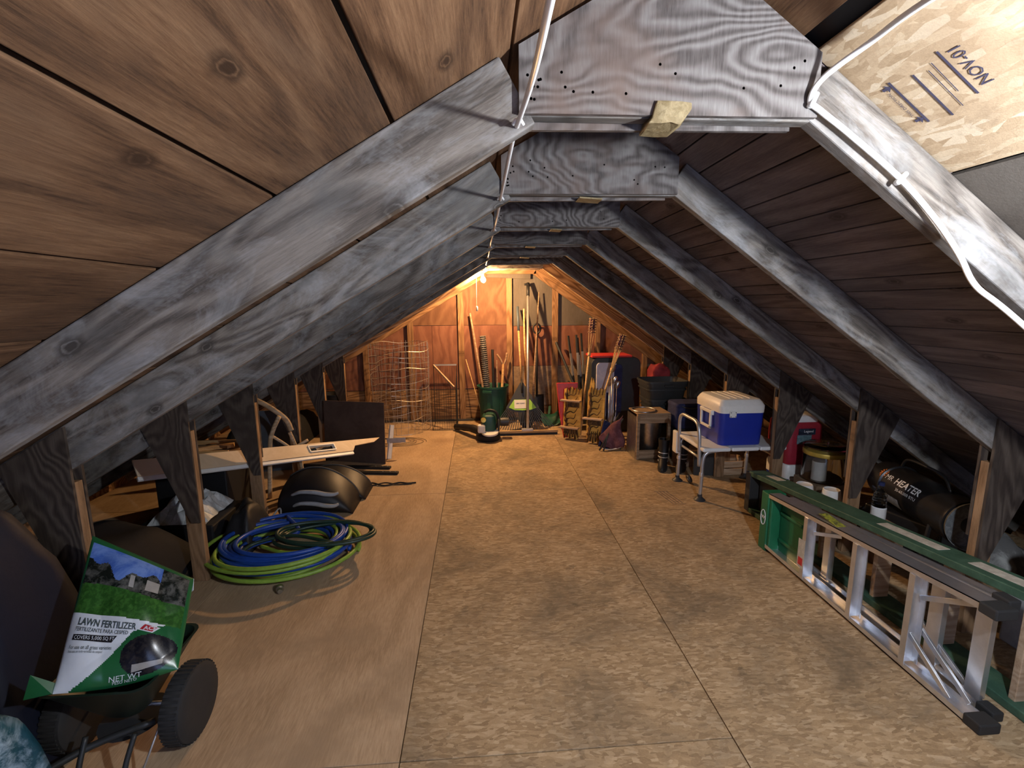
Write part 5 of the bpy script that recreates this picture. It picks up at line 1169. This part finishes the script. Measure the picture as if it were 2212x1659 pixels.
for p, a in (((.768, 1.116, 2.044), .4), ((1.002, 1.116, 1.878), .7)):
    o = MB().box((0, 0, 0), (.012, .016, .034)).build('cable_staple', W['white'], T, bevel=.004); o.location = Vector(p)-Vector(T.location); o.rotation_euler = (0, a, 0)
# pull cord hanging from the bulb holder
c0 = Vector((.0, 5.71, 1.97))
pc = MB().tube([(.0, 0, -.01), (-.002, 0, -.40)], .0016, 5).build('pull_cord', W['cable'], fb)
MB().lathe([(.0, -.46), (.011, -.46), (.012, -.45), (.012, -.41), (.006, -.40), (.0, -.40)], 10).build('pull_toggle', W['cream'], fb, smooth=True)
for o in fb.children:
    if o.name.startswith('pull'):
        o.rotation_euler = Euler((.1, -.18, 0)).to_matrix().inverted().to_euler(); o.location = (-.062, -.03, .0)
# printed marks on the roof panel
def roofpt(x, y, off=.0015):
    n = Vector((-SLR, 0, -1)).normalized(); return Vector((x, y, zr_up(x)))+n*off
rxv = Vector((1, 0, -SLR)).normalized()
ob = osr.matrix_basis.inverted()
def rmark(pts, name='printed_bar'):
    vs = [ob @ roofpt(*p) for p in pts]; MB().add(vs, [tuple(range(len(vs)))]).build(name, W['ink'], osr)
def rbar(a, b, w_):
    a = Vector((a[0], a[1], 0)); b = Vector((b[0], b[1], 0)); d = (b-a).normalized(); s_ = Vector((-d.y, d.x, 0))*w_/2
    rmark([(a+s_)[:2], (b+s_)[:2], (b-s_)[:2], (a-s_)[:2]])
rbar((.915, 1.081), (1.024, 1.083), .006); rbar((.924, 1.030), (1.03, 1.033), .005); rbar((.907, .962), (1.009, .964), .005); rbar((.93, 1.0), (1.02, 1.003), .002); rbar((.92, .985), (.99, .988), .002)
for x_ in (.925, 1.012):
    rbar((x_, 1.106), (x_, 1.094), .006); rmark([(x_-.009, 1.096), (x_+.009, 1.096), (x_, 1.084)], 'printed_arrow')
M_ = frame(ob @ roofpt(.968, 1.100), (ob.to_3x3() @ -rxv), (ob.to_3x3() @ Vector((0, 1, 0)))); text('lettering', 'THIS DIRECTION', .0105, W['ink'], osr, M_, ext=.0)
M_ = frame(ob @ roofpt(.955, .935), (ob.to_3x3() @ -rxv), (ob.to_3x3() @ Vector((0, 1, 0)))); text('lettering', 'NOV-01', .036, W['ink'], osr, M_, ext=.0, sx=.85)
# print on the floor sheet near the bench
def flm(x0, y0, x1, y1, w_): 
    a = Vector((x0, y0, .0006)); b = Vector((x1, y1, .0006)); MB().beam(a, b, w_, .0004).build('printed_bar', W['ink'], fl)
for k in range(4): flm(1.50+.028*k, 3.76, 1.54+.028*k, 3.52, .005)
flm(1.48, 3.77, 1.60, 3.765, .004); flm(1.53, 3.50, 1.64, 3.50, .004)
